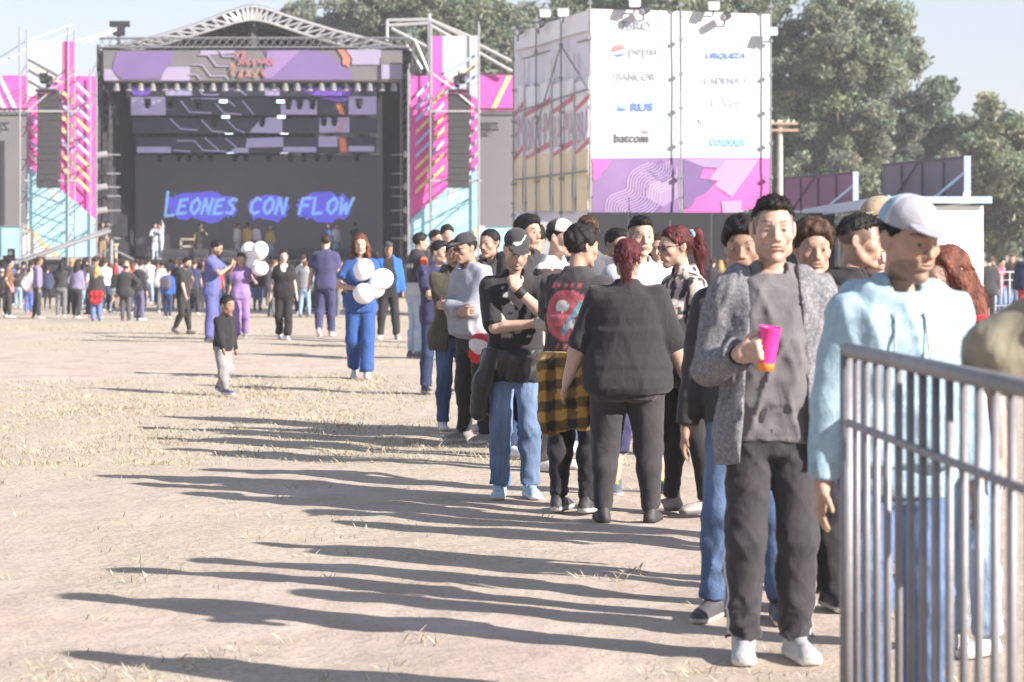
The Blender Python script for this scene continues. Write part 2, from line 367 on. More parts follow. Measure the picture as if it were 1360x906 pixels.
def person(label, x=None, yf=None, yt=None, yaw=0., H=None, Y=None, X=None, z0=None, build='m', skin='mid', hair='short', hairc='black', girth=1.0,
           top=None, pants=None, shoes=None, jacket=None, armL='down', armR='down', legs='stand', hyaw=0., hpitch=4., lean=2., side=0., twist=0.,
           cap=None, glasses=None, beard=0., fine=1.0, extra=None, group=None, seed=None, headk=1.0, kz=1.0, vox=None, cat='person'):
    """a figure at photo column x with feet on row yf and head top on row yt; yaw 0 faces the camera, 90 faces right"""
    if Y is None: Y = depth_of(yf)
    if X is None: X = (x-CX)/FPX*Y
    g = gz(Y) if z0 is None else z0
    if H is None: H = HC+(HY-yt)/FPX*Y-g-.012
    seed = int(abs(X)*977+Y*131) % 100000 if seed is None else seed
    rng = np.random.RandomState(seed)
    px = Y/(FPX*1024/1360)
    v = vox or min(max(2.1*px, .0098), .038 if Y < 67 else .056); vh = min(max(1.3*px, .0050), .026 if Y < 67 else .034)
    if vox: vh = max(vh, vox*.62)
    vh *= fine
    near = Y < 24; mid = Y < 50
    root = empty('person', (X, Y, g), R(yaw)); tag(root, label, cat, group)
    hs = H/1.73*headk
    # --- skeleton
    piv = A([0, .005*H, .53*H*kz]); M = rotz(R(twist)) @ rotx(R(lean)) @ roty(R(side))
    up = lambda p: piv+M @ (A(p)*H*A([1, 1, kz])-piv)
    wx, wy, cyy = [q*H for q in TR[build]]
    wx = wx*girth*.94; wy = wy*girth*.97
    zz = TZ*H*kz
    sw = {'m': .097, 'f': .086, 'hf': .093, 'hm': .107, 'c': .092}[build]*(.5+.5*girth)
    gl = {'m': 1, 'f': 1.02, 'hf': 1.38, 'hm': 1.16, 'c': 1.05}[build]*(.5+.5*girth)
    ga = {'m': 1, 'f': .84, 'hf': 1.3, 'hm': 1.14, 'c': 1.0}[build]*(.5+.5*girth)
    hip_x = {'m': .048, 'f': .05, 'hf': .062, 'hm': .055, 'c': .047}[build]
    arm = {}; legj = {}
    for s, spec in ((1, armL), (-1, armR)):
        if isinstance(spec, str): spec = ARMS[spec]
        wr, pole, hd, pn, curl = spec
        sh = up((s*sw, .004, .792)); tgt = up((s*wr[0], wr[1], wr[2])) if wr[2] > .56 else A((s*wr[0], wr[1], wr[2]*kz))*H
        tgt = tgt+A([s*max(0, (max(wx[1:5])/H-.095))*H*(1 if abs(wr[0]) > .1 else 0), 0, 0])
        el, wr_ = ik(sh, tgt, .168*H, .150*H, M @ A((s*pole[0], pole[1], pole[2])))
        hdv = unit(wr_-el) if hd is None else unit(A((s*hd[0], hd[1], hd[2])))
        n = A((s*pn[0], pn[1], pn[2])); n = unit(n-(n @ hdv)*hdv)
        arm[s] = (sh, el, wr_, hdv, n, curl)
    for s in (1, -1):
        L = {'stand': (.058, 0, 0, 8), 'wide': (.085, 0, 0, 12), 'close': (.045, 0, 0, 6)}.get(legs)
        if L is None:
            ph = {'walkL': -1, 'walkR': 1, 'strideL': -1.7, 'strideR': 1.7, 'shiftL': -.45, 'shiftR': .45}[legs]*s   # negative: this foot in front
            L = (.045 if 'walk' in legs or 'stride' in legs else .06, .085*ph, .028 if ph > .9 else 0, 5)
        ank = A((s*L[0], L[1]+.012, .045+L[2]))*H
        hp = A((s*hip_x, .004, .485*kz))*H
        kn, ank = ik(hp, ank, .2215*H*kz, .2205*H*kz, (s*.12, -1, 0))
        legj[s] = (hp, kn, ank, R(L[3])*s, L[2] > 0)
    nb = up((0, .012, .80)); nk = up((0, -.002, .862)); hd_piv = up((0, -.008, .88))
    Mh = M @ rotz(R(hyaw)) @ rotx(R(hpitch))
    hc = hd_piv+Mh @ (A((0, -.018, .098))*hs)
    # the head top should be at H
    topz = hc[2]+.118*hs*math.cos(R(hpitch)); dz = H-topz
    if abs(dz) < .25*H: hc = hc+A([0, 0, dz]); nk = nk+A([0, 0, dz*.7])
    hp_ = lambda p: hc+Mh @ (A(p)*hs)
    skc = A(SKIN[skin]) if isinstance(skin, str) else A(skin); hcol = A(HAIRC[hairc]) if isinstance(hairc, str) else A(hairc)
    # --- body field
    def head_prims():
        fem = build in ('f', 'hf')
        P = [El(hp_((0, .016, .036)), A((.073, .094, .082))*hs, Mh, k=.02), El(hp_((0, -.026, .010)), A((.066, .070, .070))*hs, Mh, k=.02*hs), El(hp_((0, -.034, -.045)), A((.050 if fem else .053, .052, .066))*hs, Mh, k=.03*hs)]
        for s in (1, -1):
            P.append(Rc(hp_((s*.053, .006, -.042)), .019*hs, hp_((s*.046, -.020, -.078)), .017*hs, k=.02*hs))
            P.append(Rc(hp_((s*.046, -.020, -.078)), .016*hs, hp_((s*.013, -.068, -.104)), .0165*hs, k=.025*hs))
        P.append(Rc(nb, .031*H*(1 if not fem and build != 'c' else .86), hp_((0, .020, -.05)), .050*hs*(1 if not fem else .86), k=.03))
        if mid:
            P += [Rc(hp_((-.030, -.086, .024)), .0095*hs, hp_((.030, -.086, .024)), .0095*hs, k=.016*hs)]
            for s in (1, -1):
                P += [El(hp_((s*.032, -.104, .001)), A((.021, .022, .0135))*hs, Mh, k=.014*hs, op=-1),
                      El(hp_((s*.044, -.062, -.024)), A((.020, .022, .017))*hs, Mh, k=.022*hs),
                      El(hp_((s*.031, -.0795, .001)), A((.0155, .0115, .0100))*hs, Mh, k=.003*hs),
                      Rc(hp_((s*.017, -.0865, .0085)), .0042*hs, hp_((s*.044, -.0800, .0075)), .0042*hs, k=.005*hs),      # upper lid
                      El(hp_((s*.0135, -.099, -.034)), A((.0085, .0095, .0075))*hs, Mh, k=.006*hs),
                      Rc(hp_((s*.026, -.088, -.044)), .006*hs, hp_((s*.030, -.078, -.070)), .008*hs, k=.014*hs)]      # cheek beside the mouth
            P += [Rc(hp_((0, -.090, .016)), .0075*hs, hp_((0, -.112, -.028)), .0105*hs, k=.010*hs), El(hp_((0, -.112, -.031)), A((.0115, .0105, .0095))*hs, Mh, k=.006*hs),
                  El(hp_((0, -.0880, -.060)), A((.030, .014, .018))*hs, Mh, k=.014*hs),
                  El(hp_((0, -.0985, -.0575)), A((.0205, .0075, .0050))*hs, Mh, k=.004*hs), El(hp_((0, -.0970, -.0685)), A((.0190, .0085, .0062))*hs, Mh, k=.004*hs),
                  El(hp_((0, -.099, -.0625)), A((.026, .0045, .0022))*hs, Mh, k=.003*hs, op=-1),
                  El(hp_((0, -.082, -.103)), A((.018, .014, .014))*hs, Mh, k=.014*hs)]
        else: P += [Rc(hp_((0, -.085, .01)), .010*hs, hp_((0, -.108, -.03)), .014*hs, k=.015*hs)]
        for s in (1, -1):
            Me = Mh @ rotz(R(-s*22)) @ rotx(R(-10))
            P.append(El(hp_((s*.0765, .016, -.006)), A((.0095, .020, .033))*hs, Me, k=.006*hs))
            if near: P.append(El(hp_((s*.0865, .012, -.002)), A((.006, .011, .019))*hs, Me, k=.004*hs, op=-1))
        return P
    def arm_prims(s):
        sh, el, wr, d, n, curl = arm[s]; h = H/1.73*(1 if build not in ('f', 'hf') else .92)
        P = [Rc(sh, .0285*H*ga, el, .0225*H*ga, k=.01), Rc(el, .0225*H*ga, el+(wr-el)*.25, .0235*H*ga, k=.015), Rc(el+(wr-el)*.25, .0235*H*ga, wr, .0165*H, k=.015)]
        sd_ = np.cross(d, n)*(1 if s < 0 else -1)
        Mm = np.stack([sd_, d, n], 1)
        if mid:
            P.append(Bx(wr+d*.047*h, A((.026, .034, .004))*h, .012*h, Mm, k=.02*h))
            for i, ln in enumerate((.070, .078, .072, .056)):
                b = wr+d*(.086 if i < 3 else .078)*h+sd_*(.031-.0205*i)*h; dr = d; seg = (ln*.45, ln*.30, ln*.25)
                b = b-d*.012*h
                dr = unit(d*math.cos(curl*.7)+n*math.sin(curl*.7)+sd_*(.10-.07*i)); r0 = .0093*h
                aa = curl*.7
                for q, sg in enumerate(seg):
                    e = b+dr*sg*h; P.append(Rc(b, r0, e, r0*.93, k=.004*h)); b = e; r0 *= .93
                    aa += curl*.65; dr = unit(d*math.cos(aa)+n*math.sin(aa))
            b = wr+d*.026*h+sd_*.030*h; e = b+unit(d*.7+sd_*.75+n*.35)*.036*h; P.append(Rc(b, .0135*h, e, .0105*h, k=.012*h))
            P.append(Rc(e, .0105*h, e+unit(d*.9+sd_*.15+n*.45)*.034*h, .0085*h, k=.005*h))
        else:
            e = wr+d*.09*h; P += [El(wr+d*.055*h, A((.038, .062, .020))*h, Mm, k=.02), Rc(e, .022*h, e+unit(d+n*curl)*.06*h, .016*h, k=.02), Rc(wr+d*.03*h+sd_*.03*h, .014*h, wr+d*.08*h+sd_*.05*h+n*.02*h, .011*h, k=.015)]
        return P
    def leg_prims(s, off=0., ek=0., ea=0., end=1.0, kk=.03):
        hp, kn, an, _, _ = legj[s]
        rh, rk, ra = .0475*H*gl+off, .0305*H*gl+off+ek, .0205*H*(.5+.5*gl)+off+ea
        if end <= 1: # short: ends part way down the thigh
            return [Rc(hp, rh, hp+(kn-hp)*end, rh+(rk-rh)*end+ek, k=kk, cap=True)]
        e = end-1; P = [Rc(hp, rh, kn, rk, k=kk)]
        c1 = kn+(an-kn)*.3+A([0, .012*H, 0]); rc1 = .0305*H*(.45+.55*gl)+off+ek*.9
        P += [Rc(kn, rk, c1, rc1, k=.03), Rc(c1, rc1, kn+(an-kn)*e, rc1+(ra-rc1)*(e-.3)/.7, k=.03, cap=True)]
        return P
    def trunk(off=0., z_lo=0, z_hi=1.2, flare=0.):
        o = np.full(len(zz), off)+flare*np.clip((.62*H*kz-zz)/(.16*H*kz), 0, 1)
        P = [Loft(zz[:7], wx[:7]+o[:7], wy[:7]+o[:7], cyy[:7], piv, np.eye(3), k=.04), Loft(zz[3:], wx[3:]+o[3:], wy[3:]+o[3:], cyy[3:], piv, M, k=.05)]
        for s in (1, -1):
            P.append(Rc(up((s*.035, .006, .818)), (.024*H+off*.6), up((s*sw*.93, .006, .792)), .028*H*ga+off, k=.03))
            if build in ('f', 'hf'):
                q = 1.0 if build == 'f' else 1.45
                P.append(El(up((s*.040, -.052*q, .715)), A((.040, .034, .040))*H*q**.5+off*.7, M, k=.035))
                P.append(El(A((s*.045, .042*q, .495*kz))*H, A((.05, .045, .05))*H*q**.6+off*.7, None, k=.04))
        return P
    NV = []; NF = []; nvt = 0
    def collect(res):
        nonlocal nvt
        NV.append(res[0]); NF.append(res[1]+nvt); nvt += len(res[0])
    HP = head_prims()
    hlo = np.min([hp_((a, b, c)) for a in (-.1, .1) for b in (-.135, .13) for c in (-.125, .13)], axis=0); hhi = np.max([hp_((a, b, c)) for a in (-.1, .1) for b in (-.135, .13) for c in (-.125, .13)], axis=0)
    collect(mesh_field(HP, vh, lo=np.minimum(hlo, nb-.06*H), hi=hhi))
    vb = max(.024, v*1.5); bare = pants and pants.get('end', 2) < 1.7
    collect(mesh_field(trunk(-.010)+leg_prims(1, end=1.99, off=-.002 if bare else -.010)+leg_prims(-1, end=1.99, off=-.002 if bare else -.010), v*1.25 if bare else vb))
    va = v if near else v*.9; va = min(va, max(.0072 if Y < 12 else .0088, v*.8 if vox else 0)) if near else min(va, .024 if Y < 67 else .038)
    longsl = max((top or {}).get('sleeve', .7), (jacket or {}).get('sleeve', 0)) > 1.6
    for s in (1, -1):
        ap = arm_prims(s)
        if longsl and mid:   # sleeve hides the arm: fine mesh only from the lower forearm on
            sh_, el_, wr_ = arm[s][:3]; collect(mesh_field(ap[:3], .022)) ; ap = [Rc(el_+(wr_-el_)*.62, .0195*H*(.4+.6*ga), wr_, .0166*H, k=.015)]+ap[3:]
        collect(mesh_field(ap, va*fine))
    PV = np.concatenate(NV); PF = np.concatenate(NF)
    # --- skin colours (own pigment, plus painted shade in mouth line and nostrils)
    C = np.tile(skc, (len(PV), 1))*(1+.05*np.sin(PV[:, :1]*40+PV[:, 2:]*31))
    q = (PV-hc) @ Mh/hs; ax = np.abs(q[:, 0]); qy, qz = q[:, 1], q[:, 2]
    nh = len(NV[0]); hm = np.zeros(len(PV), bool); hm[:nh] = True
    def paint(mask, c, a):
        C[mask] = C[mask]*(1-a)+A(c)*a
    if mid:
        fr = hm & (qy < -.045)
        paint(fr & (((ax-.043)/.022)**2+((qz+.028)/.02)**2 < 1), skc*A((1.06, .90, .87)), .4)
        paint(fr & ((ax/.025)**2+((qz+.063)/.0125)**2 < 1), skc*A((.82, .55, .54)), .7 if build in ('f', 'hf') else .4)
        paint(fr & (ax < .022) & (np.abs(qz+.0625+.05*ax*ax/.022) < .0024), skc*.35, .7)  # shade of the gap between the lips, painted as a dark line
        if beard > 0:
            paint(hm & (qz < -.047-.5*np.maximum(.05-ax, 0)*0-.9*np.maximum(ax-.05, 0)) & ((qz < -.078) | (ax > .030) | (qz > -.054)) & (qy < .02) & (qz > -.125) & ~((ax/.022)**2+((qz+.063)/.011)**2 < 1) & ~((ax < .02) & (qz > -.045)), hcol*1.3, beard)
        bz = .0270+.006*np.sin(np.clip((ax-.012)/.04, 0, 1)*2.4)
        bn = .75+.5*np.sin(q[:, 0]*900+qz*300)
        paint(fr & (np.abs(qz-bz) < (.0046 if build not in ('f', 'hf') else .0028)*np.clip((.056-ax)/.02, .35, 1)) & (ax > .013) & (ax < .053), hcol*1.6, .62)
        ey = fr & (((ax-.0315)/.0125)**2+((qz-.0005)/.0048)**2 < 1)
        paint(ey, (.40, .36, .34), .75); paint(ey & (np.abs(ax-.0315) < .0060), (.028, .018, .014), .92)
        paint(fr & (((ax-.0315)/.0150)**2+((qz-.0005)/.0075)**2 < 1) & (qz > .0042) & (qz < .0075), skc*.3, .55)
        paint(fr & (((ax-.0115)/.0040)**2+((qz+.0395)/.0022)**2 < 1), skc*.25, .6)  # nostril shadow painted into the skin colour
        paint(fr & (((ax-.031)/.017)**2+((qz+.010)/.006)**2 < 1), skc*A((.86, .80, .82)), .45)
        spk = vnoise(q[:, 0]*160, q[:, 1]*160, q[:, 2]*160, seed+4); C[:] = C*(1+(.10*(spk-.5))[:, None]*hm[:, None])
        paint(fr & (((ax)/.020)**2+((qz+.028)/.022)**2 < 1) & (qy < -.095), skc*A((1.08, .88, .85)), .35)
    if hair == 'fade' or hair == 'buzz':
        paint(hm & (qz > -.02+.35*np.maximum(-qy-.02, 0)*3) & (qy > -.052) & (qz > -.085+np.maximum(0, .05-qy)*1.0) & (ax < .0768), hcol*1.2+skc*.12, .72)
    b = link_mesh('body', PV, PF, vmat('skin', rough=.52, nvar=.07, nscale=60, bump=.08, bscale=300, spec=.35), root, True, C)
    # --- hair
    hm_ = vmat('hair_strands', rough=.62, nvar=.5, nscale=110, bump=1.0, bscale=190, stretch=(1, 1, .18), spec=.3)
    ph = rng.rand(6)*6.28
    def hd(amp, f=1.0):
        def g(x, y, z):
            k = 240*f/hs**.5
            return amp*(np.sin(x*k+3*np.sin(z*k*.3+ph[0])+ph[1])*.5+np.sin(y*k*.9+2.5*np.sin(x*k*.35+ph[2])+z*k*.25)*.5+.8*np.sin(x*k*.33+y*k*.3+ph[3])*np.sin(z*k*.3+ph[4]))
        return g
    def hair_cut(f0=(-.088, .078), b0=(.10, -.098)):
        n = unit((0, -(b0[1]-f0[1]), b0[0]-f0[0]));
        def c(X, Y_, Z):
            x, y, z = X-hc[0], Y_-hc[1], Z-hc[2]
            ly = (Mh[0, 1]*x+Mh[1, 1]*y+Mh[2, 1]*z)/hs; lz = (Mh[0, 2]*x+Mh[1, 2]*y+Mh[2, 2]*z)/hs; lx = (Mh[0, 0]*x+Mh[1, 0]*y+Mh[2, 0]*z)/hs
            side = np.abs(lx)
            jag = .004*np.sin(lx*260+ph[0])*np.sin(ly*190+ph[1])+.012*np.clip((side-.045)/.02, 0, 1)*(ly < -.02)
            return -((ly-f0[0])*n[1]+(lz-f0[1])*n[2]+jag)*hs
        return c
    if cap and hair in ('short', 'curly', 'fade'): hair = 'capped'
    if hair not in ('none',):
        cr = lambda t, dy=0., dz=0.: El(hp_((0, .014+dy, .034+dz)), (A((.074, .095, .084))+t)*hs+(0 if near else vh*.25), Mh, k=.02)
        prims, cuts, dsp = [cr(.007)], [hair_cut()], hd(.0045)
        if hair == 'capped': prims = [cr(.004)]; dsp = hd(.0015); cuts.append(lambda X_, Y_, Z: ((X_-hc[0])*Mh[0, 2]+(Y_-hc[1])*Mh[1, 2]+(Z-hc[2])*Mh[2, 2])-.06*hs)
        if hair == 'short': prims = [cr(.008), El(hp_((0, -.020, .085)), A((.062, .075, .040))*hs, Mh, k=.03)]
        if hair == 'fade': prims = [cr(.005), El(hp_((0, -.014, .082)), A((.057, .084, .042))*hs, Mh, k=.02)]; cuts = [hair_cut((-.09, .084), (.12, .0))]
        if hair == 'buzz': prims = [cr(.005)]; dsp = hd(.0015)
        if hair == 'curly': prims = [cr(.016), El(hp_((0, -.005, .075)), A((.080, .100, .060))*hs, Mh, k=.03)]; dsp = hd(.007, .55); cuts = [hair_cut((-.09, .076), (.10, -.09))]
        if hair in ('long', 'longwavy', 'pony', 'bun', 'back'):
            prims = [cr(.011)]; cuts = [hair_cut((-.086, .078), (.11, -.085))]
        o = mesh_field(prims, vh*1.15, cuts, dsp, kc=.018*hs)
        parts = [o]
        ex = []
        if hair in ('long', 'longwavy'):
            ln = .36 if hair == 'longwavy' else .33
            for s in (1, -1):
                ex += [Rc(hp_((s*.055, -.030, .075)), .026*hs, hp_((s*.082, -.012, -.03)), .030*hs, k=.03), Rc(hp_((s*.082, -.012, -.03)), .030*hs, hp_((s*.092, .0, -.14)), .036*hs, k=.03), Rc(hp_((s*.092, .0, -.14)), .036*hs, hp_((s*.085, .02, -.06-ln*.55)), .026*hs, k=.03)]
            ex += [Rc(hp_((0, .075, .05)), .065*hs, hp_((0, .085, -.09)), .068*hs, k=.04), Rc(hp_((0, .085, -.09)), .068*hs, hp_((0, .095, -.06-ln*.6)), .050*hs, k=.04),
                   Rc(hp_((.05, .07, -.05)), .045*hs, hp_((.06, .08, -.06-ln*.55)), .035*hs, k=.04), Rc(hp_((-.05, .07, -.05)), .045*hs, hp_((-.06, .08, -.06-ln*.55)), .035*hs, k=.04)]
            parts.append(mesh_field(ex, vh*1.3, (), hd(.006 if hair == 'longwavy' else .004, .35)))
        if hair == 'pony':
            ex = [Rc(hp_((0, .105, .060)), .020*hs, hp_((0, .150, .055)), .032*hs, k=.02), Rc(hp_((0, .150, .055)), .032*hs, hp_((0, .165, -.06)), .036*hs, k=.03), Rc(hp_((0, .165, -.06)), .036*hs, hp_((0, .150, -.19)), .014*hs, k=.03)]
            parts.append(mesh_field(ex, vh*1.2, (), hd(.004, .4)))
        if hair == 'back':
            ex = [Rc(hp_((0, .095, -.005)), .028*hs, hp_((0, .112, -.06)), .036*hs, k=.02), Rc(hp_((0, .112, -.06)), .036*hs, hp_((0, .105, -.19)), .016*hs, k=.03)]
            parts.append(mesh_field(ex, vh*1.2, (), hd(.004, .4)))
        if hair == 'bun':
            ex = [El(hp_((0, .10, .085)), A((.045, .040, .042))*hs, Mh)]; parts.append(mesh_field(ex, vh*1.2, (), hd(.005, .5)))
        n0 = 0; vv = []; ff = []
        for p in parts: vv.append(p[0]); ff.append(p[1]+n0); n0 += len(p[0])
        vv = np.concatenate(vv); ff = np.concatenate(ff)
        if len(vv):
            hcl = np.tile(hcol, (len(vv), 1))*(1+.35*np.sin(vv[:, :1]*90+vv[:, 1:2]*70))
            if mid:   # loose strands that break the outline
                ns = (1900 if near else 450); a_ = rng.randint(0, len(vv), ns); p0 = vv[a_]; lq = (p0-hc) @ Mh/hs
                nr = lq-A((0, .014, .02)); nr /= np.linalg.norm(nr, axis=1)[:, None]+1e-9
                dn = np.tile(A((0, .25, -1.)), (ns, 1)); dn[:, 0] = np.sign(lq[:, 0])*.25
                isl = (lq[:, 2] < .03) if hair in ('long', 'longwavy', 'pony', 'back') else np.zeros(ns, bool)
                cm_ = np.where(lq[:, 1:2] < -.02, A((0, -.2, .5)), A((0, .6, -.7)))
                if hair == 'curly': cm_ = rng.randn(ns, 3)*.9
                dd = np.where(isl[:, None], dn+nr*.12, nr*.28+cm_)+rng.randn(ns, 3)*.26
                dd = dd/np.linalg.norm(dd, axis=1)[:, None]; dd = dd @ Mh.T
                ln_ = np.where(isl, .05+.06*rng.rand(ns), .010+.016*rng.rand(ns))*hs; wv = np.cross(dd, rng.randn(ns, 3)); wv /= np.linalg.norm(wv, axis=1)[:, None]; wv *= max(.0011, px*.16)
                q0 = p0-dd*ln_[:, None]*.3; q1 = p0+dd*ln_[:, None]*.7
                sv = np.stack([q0-wv, q0+wv, q1], 1).reshape(-1, 3); si = np.arange(ns)*3+len(vv); sf = np.stack([si, si+1, si+2], 1)
                ff = ff.tolist()+sf.tolist(); vv = np.concatenate([vv, sv]); hcl = np.concatenate([hcl, np.repeat(np.tile(hcol, (ns, 1))*(.7+.9*rng.rand(ns, 1)), 3, 0)])
            link_mesh('hair', vv, ff, hm_, root, True, hcl)
        if hair in ('pony', 'back') and extra and 'band' in extra:
            c0 = hp_((0, .118, .060)) if hair == 'pony' else hp_((0, .105, -.032))
            bm = mesh_field([El(c0, A((.034, .022, .030))*hs, Mh)], vh, (), hd(.003)); link_mesh('hair_band', bm[0], bm[1], vmat('cloth'), root, True, np.tile(A(extra['band']), (len(bm[0]), 1)))
    # --- garments
    def garment(name, prims, cuts, colr, m='cloth', amp=.006, wl=.12, vv=None, cfun=None, parent=None, fine=.35):
        P, F = mesh_field(prims, vv or v, cuts, folds(seed+len(name)*7, amp, wl, fine) if amp else None)
        if not len(P): return None
        c = np.tile(A(colr), (len(P), 1))
        if cfun: c = cfun(P, c)
        return link_mesh(name, P, F, CM(m), parent or root, True, c)
    def upper(name, g):
        off = g.get('off', .012)*H/1.72
        if g is top and jacket: off = min(off, .012); g = dict(g, sleeve=.2, loose=0, flare=.012)
        hem = g.get('hem', .50)*H*kz; sl = g.get('sleeve', .75); lo = g.get('loose', .010)
        prims = trunk(off, flare=g.get('flare', .010))
        if hem < .45*H*kz:
            for s in (1, -1): prims.append(Rc(legj[s][0], .056*H*gl+off, legj[s][0]+(legj[s][1]-legj[s][0])*.6, .05*H*gl+off+.01, k=.10))
        for s in (1, -1):
            if sl <= 0: continue
            if g.get('one') and s != g['one']: continue
            sh, el, wr = arm[s][:3]
            if sl <= 1: prims.append(Rc(sh, .030*H*ga+off, sh+(el-sh)*sl, .026*H*ga+off+lo, k=.03, cap=True))
            else:
                prims.append(Rc(sh, .030*H*ga+off, el, .0245*H*ga+off+lo*.5, k=.03)); prims.append(Rc(el, .0245*H*ga+off+lo*.5, el+(wr-el)*(sl-1), (.025*H*ga*(2-sl)+.019*H*(sl-1))+off*.8+lo*g.get('cuff', .3), k=.02, cap=True))
        if g.get('hood'):
            prims += [Rc(up((s*.062, -.012, .838)), .018*H, up((s*.012, -.052, .812)), .011*H, k=.02) for s in (1, -1)] if not g.get('open') else []
            for a, b2 in (((-.062, -.012, .835), (-.075, .045, .825)), ((-.075, .045, .825), (0, .078, .812)), ((0, .078, .812), (.075, .045, .825)), ((.075, .045, .825), (.062, -.012, .835))):
                prims.append(Rc(up(a), .019*H, up(b2), .024*H, k=.03))
        if g.get('collar'):
            for a, b2 in (((-.042, -.030, .845), (-.046, .02, .855)), ((-.046, .02, .855), (0, .045, .858)), ((0, .045, .858), (.046, .02, .855)), ((.046, .02, .855), (.042, -.030, .845))):
                prims.append(Rc(up(a), .012*H, up(b2), .013*H, k=.012))
        wob = rng.rand(3)*6
        cuts = [lambda X_, Y_, Z: hem+.008*np.sin(X_*14+wob[0])+.006*np.sin(Y_*17+wob[1])-Z]
        # keep arms and sleeves from being cut by the hem plane
        if sl > 1:
            armlow = min(arm[1][2][2], arm[-1][2][2])
            def hemcut(X_, Y_, Z):
                c = hem+.008*np.sin(X_*14+wob[0])+.006*np.sin(Y_*17+wob[1])-Z
                for s in (1, -1):
                    sh, el, wr = arm[s][:3]
                    da = np.minimum(Rc(sh, .06*H*ga+off, el, .05*H*ga+off).d(X_, Y_, Z), Rc(el, .048*H*ga+off, wr, .042*H+off).d(X_, Y_, Z))
                    c = np.minimum(c, da)
                return c
            cuts = [hemcut]
        if g.get('vneck'):
            zv = g['vneck']*H*kz
            def vn(X_, Y_, Z):
                return np.minimum(np.minimum((Z-zv)*.42-np.abs(X_), -.012*H-Y_), .05)
            cuts.append(vn)
        else:
            zn = up((0, -.05, g.get('neck', .838)))
            cuts.append(lambda X_, Y_, Z: np.minimum(.028*H-np.sqrt(X_**2+(Y_-zn[1]-.02*H)**2), Z-zn[2]))
        if g.get('open'):
            w0, w1 = g['open']
            def wd(X_, Y_, Z):
                t = np.clip((up((0, 0, .84))[2]-Z)/(up((0, 0, .84))[2]-hem), 0, 1)
                return np.minimum((w0+(w1-w0)*t)*H-np.abs(X_-g.get('ox', 0)*H), -.012*H-Y_)
            cuts.append(wd)
        if name == 't_shirt' and mid and not g.get('vneck'):   # ribbed neckband
            for k_ in range(12):
                a0, a1 = 2*math.pi*k_/12, 2*math.pi*(k_+1)/12; e = lambda t: up((.037*math.sin(t), .004-.038*math.cos(t), .838-.008*math.cos(t)))
                prims.append(Rc(e(a0), .0052*H, e(a1), .0052*H, k=.006))
        def det(P, c):
            if g.get('cf'): c = g['cf'](P, c)
            if near and name in ('hoodie', 'track_jacket', 'long_sleeved_top', 'hooded_jacket', 'jacket'):
                rib = P[:, 2] < hem+.045*H/1.7
                for s in (1, -1):
                    wr = arm[s][2]; rib = rib & (np.linalg.norm(P-wr, axis=1) > .14); c[np.linalg.norm(P-(arm[s][1]+(wr-arm[s][1])*.88), axis=1) < .062] *= .84
                if name == 'hoodie': c[rib] *= .86
                elif name != 'hooded_jacket': c[rib & (P[:, 2] > hem+.038)] *= .7
            if near and name == 't_shirt':
                c[np.abs(P[:, 2]-hem-.026) < .004] *= .78
                for s in (1, -1):
                    sh, el = arm[s][:2]; e = sh+(el-sh)*min(sl, 1); t_ = (P-e) @ unit(el-sh); c[(np.abs(t_+.024) < .004) & (np.linalg.norm(P-e, axis=1) < .12)] *= .78
            if near: c[(np.abs(P[:, 0]) > .10) & (np.abs(P[:, 1]-cyy[4]) < .0045) & (P[:, 2] < .70*H)] *= .8
            return c
        if name == 'hoodie' and near and not g.get('open'): prims.append(Bx(up((0, -.072*(1 if build != 'f' else .95)*girth, .575)), A((.075, .010, .045))*H, .012*H, M @ rotx(R(4)), k=.012))
        return garment(name, prims, cuts, g['c'], g.get('m', 'cloth'), g.get('amp', .008), g.get('wl', .13), None, det)
    if pants:
        off = pants.get('off', .010); en = pants.get('end', 1.97)
        pr = [p for p in trunk(off*.8)[:1]]
        if build in ('f', 'hf'): pr += [p for p in trunk(off*.8) if isinstance(p, El) and p.c[2] < .6*H]
        for s in (1, -1): pr += leg_prims(s, off, pants.get('ek', .006), pants.get('ea', .010), en, kk=.025)
        rise = pants.get('rise', .61 if build == 'hf' else .585)*H*kz
        cuts = [lambda X_, Y_, Z: Z-rise]
        fo = folds(seed+3, pants.get('amp', .008), pants.get('wl', .085), .3, .9)
        an_z = .05*H
        def pf(x_, y_, z_):
            nb_ = 1-2*np.abs(2*vnoise(x_*9, y_*9, z_*34+3*vnoise(x_*5, y_*5, z_*5, seed), seed+2)-1)
            t = np.clip((.20*H-z_)/(.16*H), 0, 1)+.5*np.exp(-((z_-.27*H)/(.05*H))**2)
            return fo(x_, y_, z_)*(.7+.5*t)-pants.get('bunch', .004)*1.6*t*nb_
        P, F = mesh_field(pr, v, cuts, pf); c = np.tile(A(pants['c']), (len(P), 1))
        if pants.get('fade'):   # worn lighter denim on thighs
            t = np.exp(-((P[:, 2]-.38*H)/(.09*H))**2)*(P[:, 1] < 0); c = c*(1+pants['fade']*t[:, None])
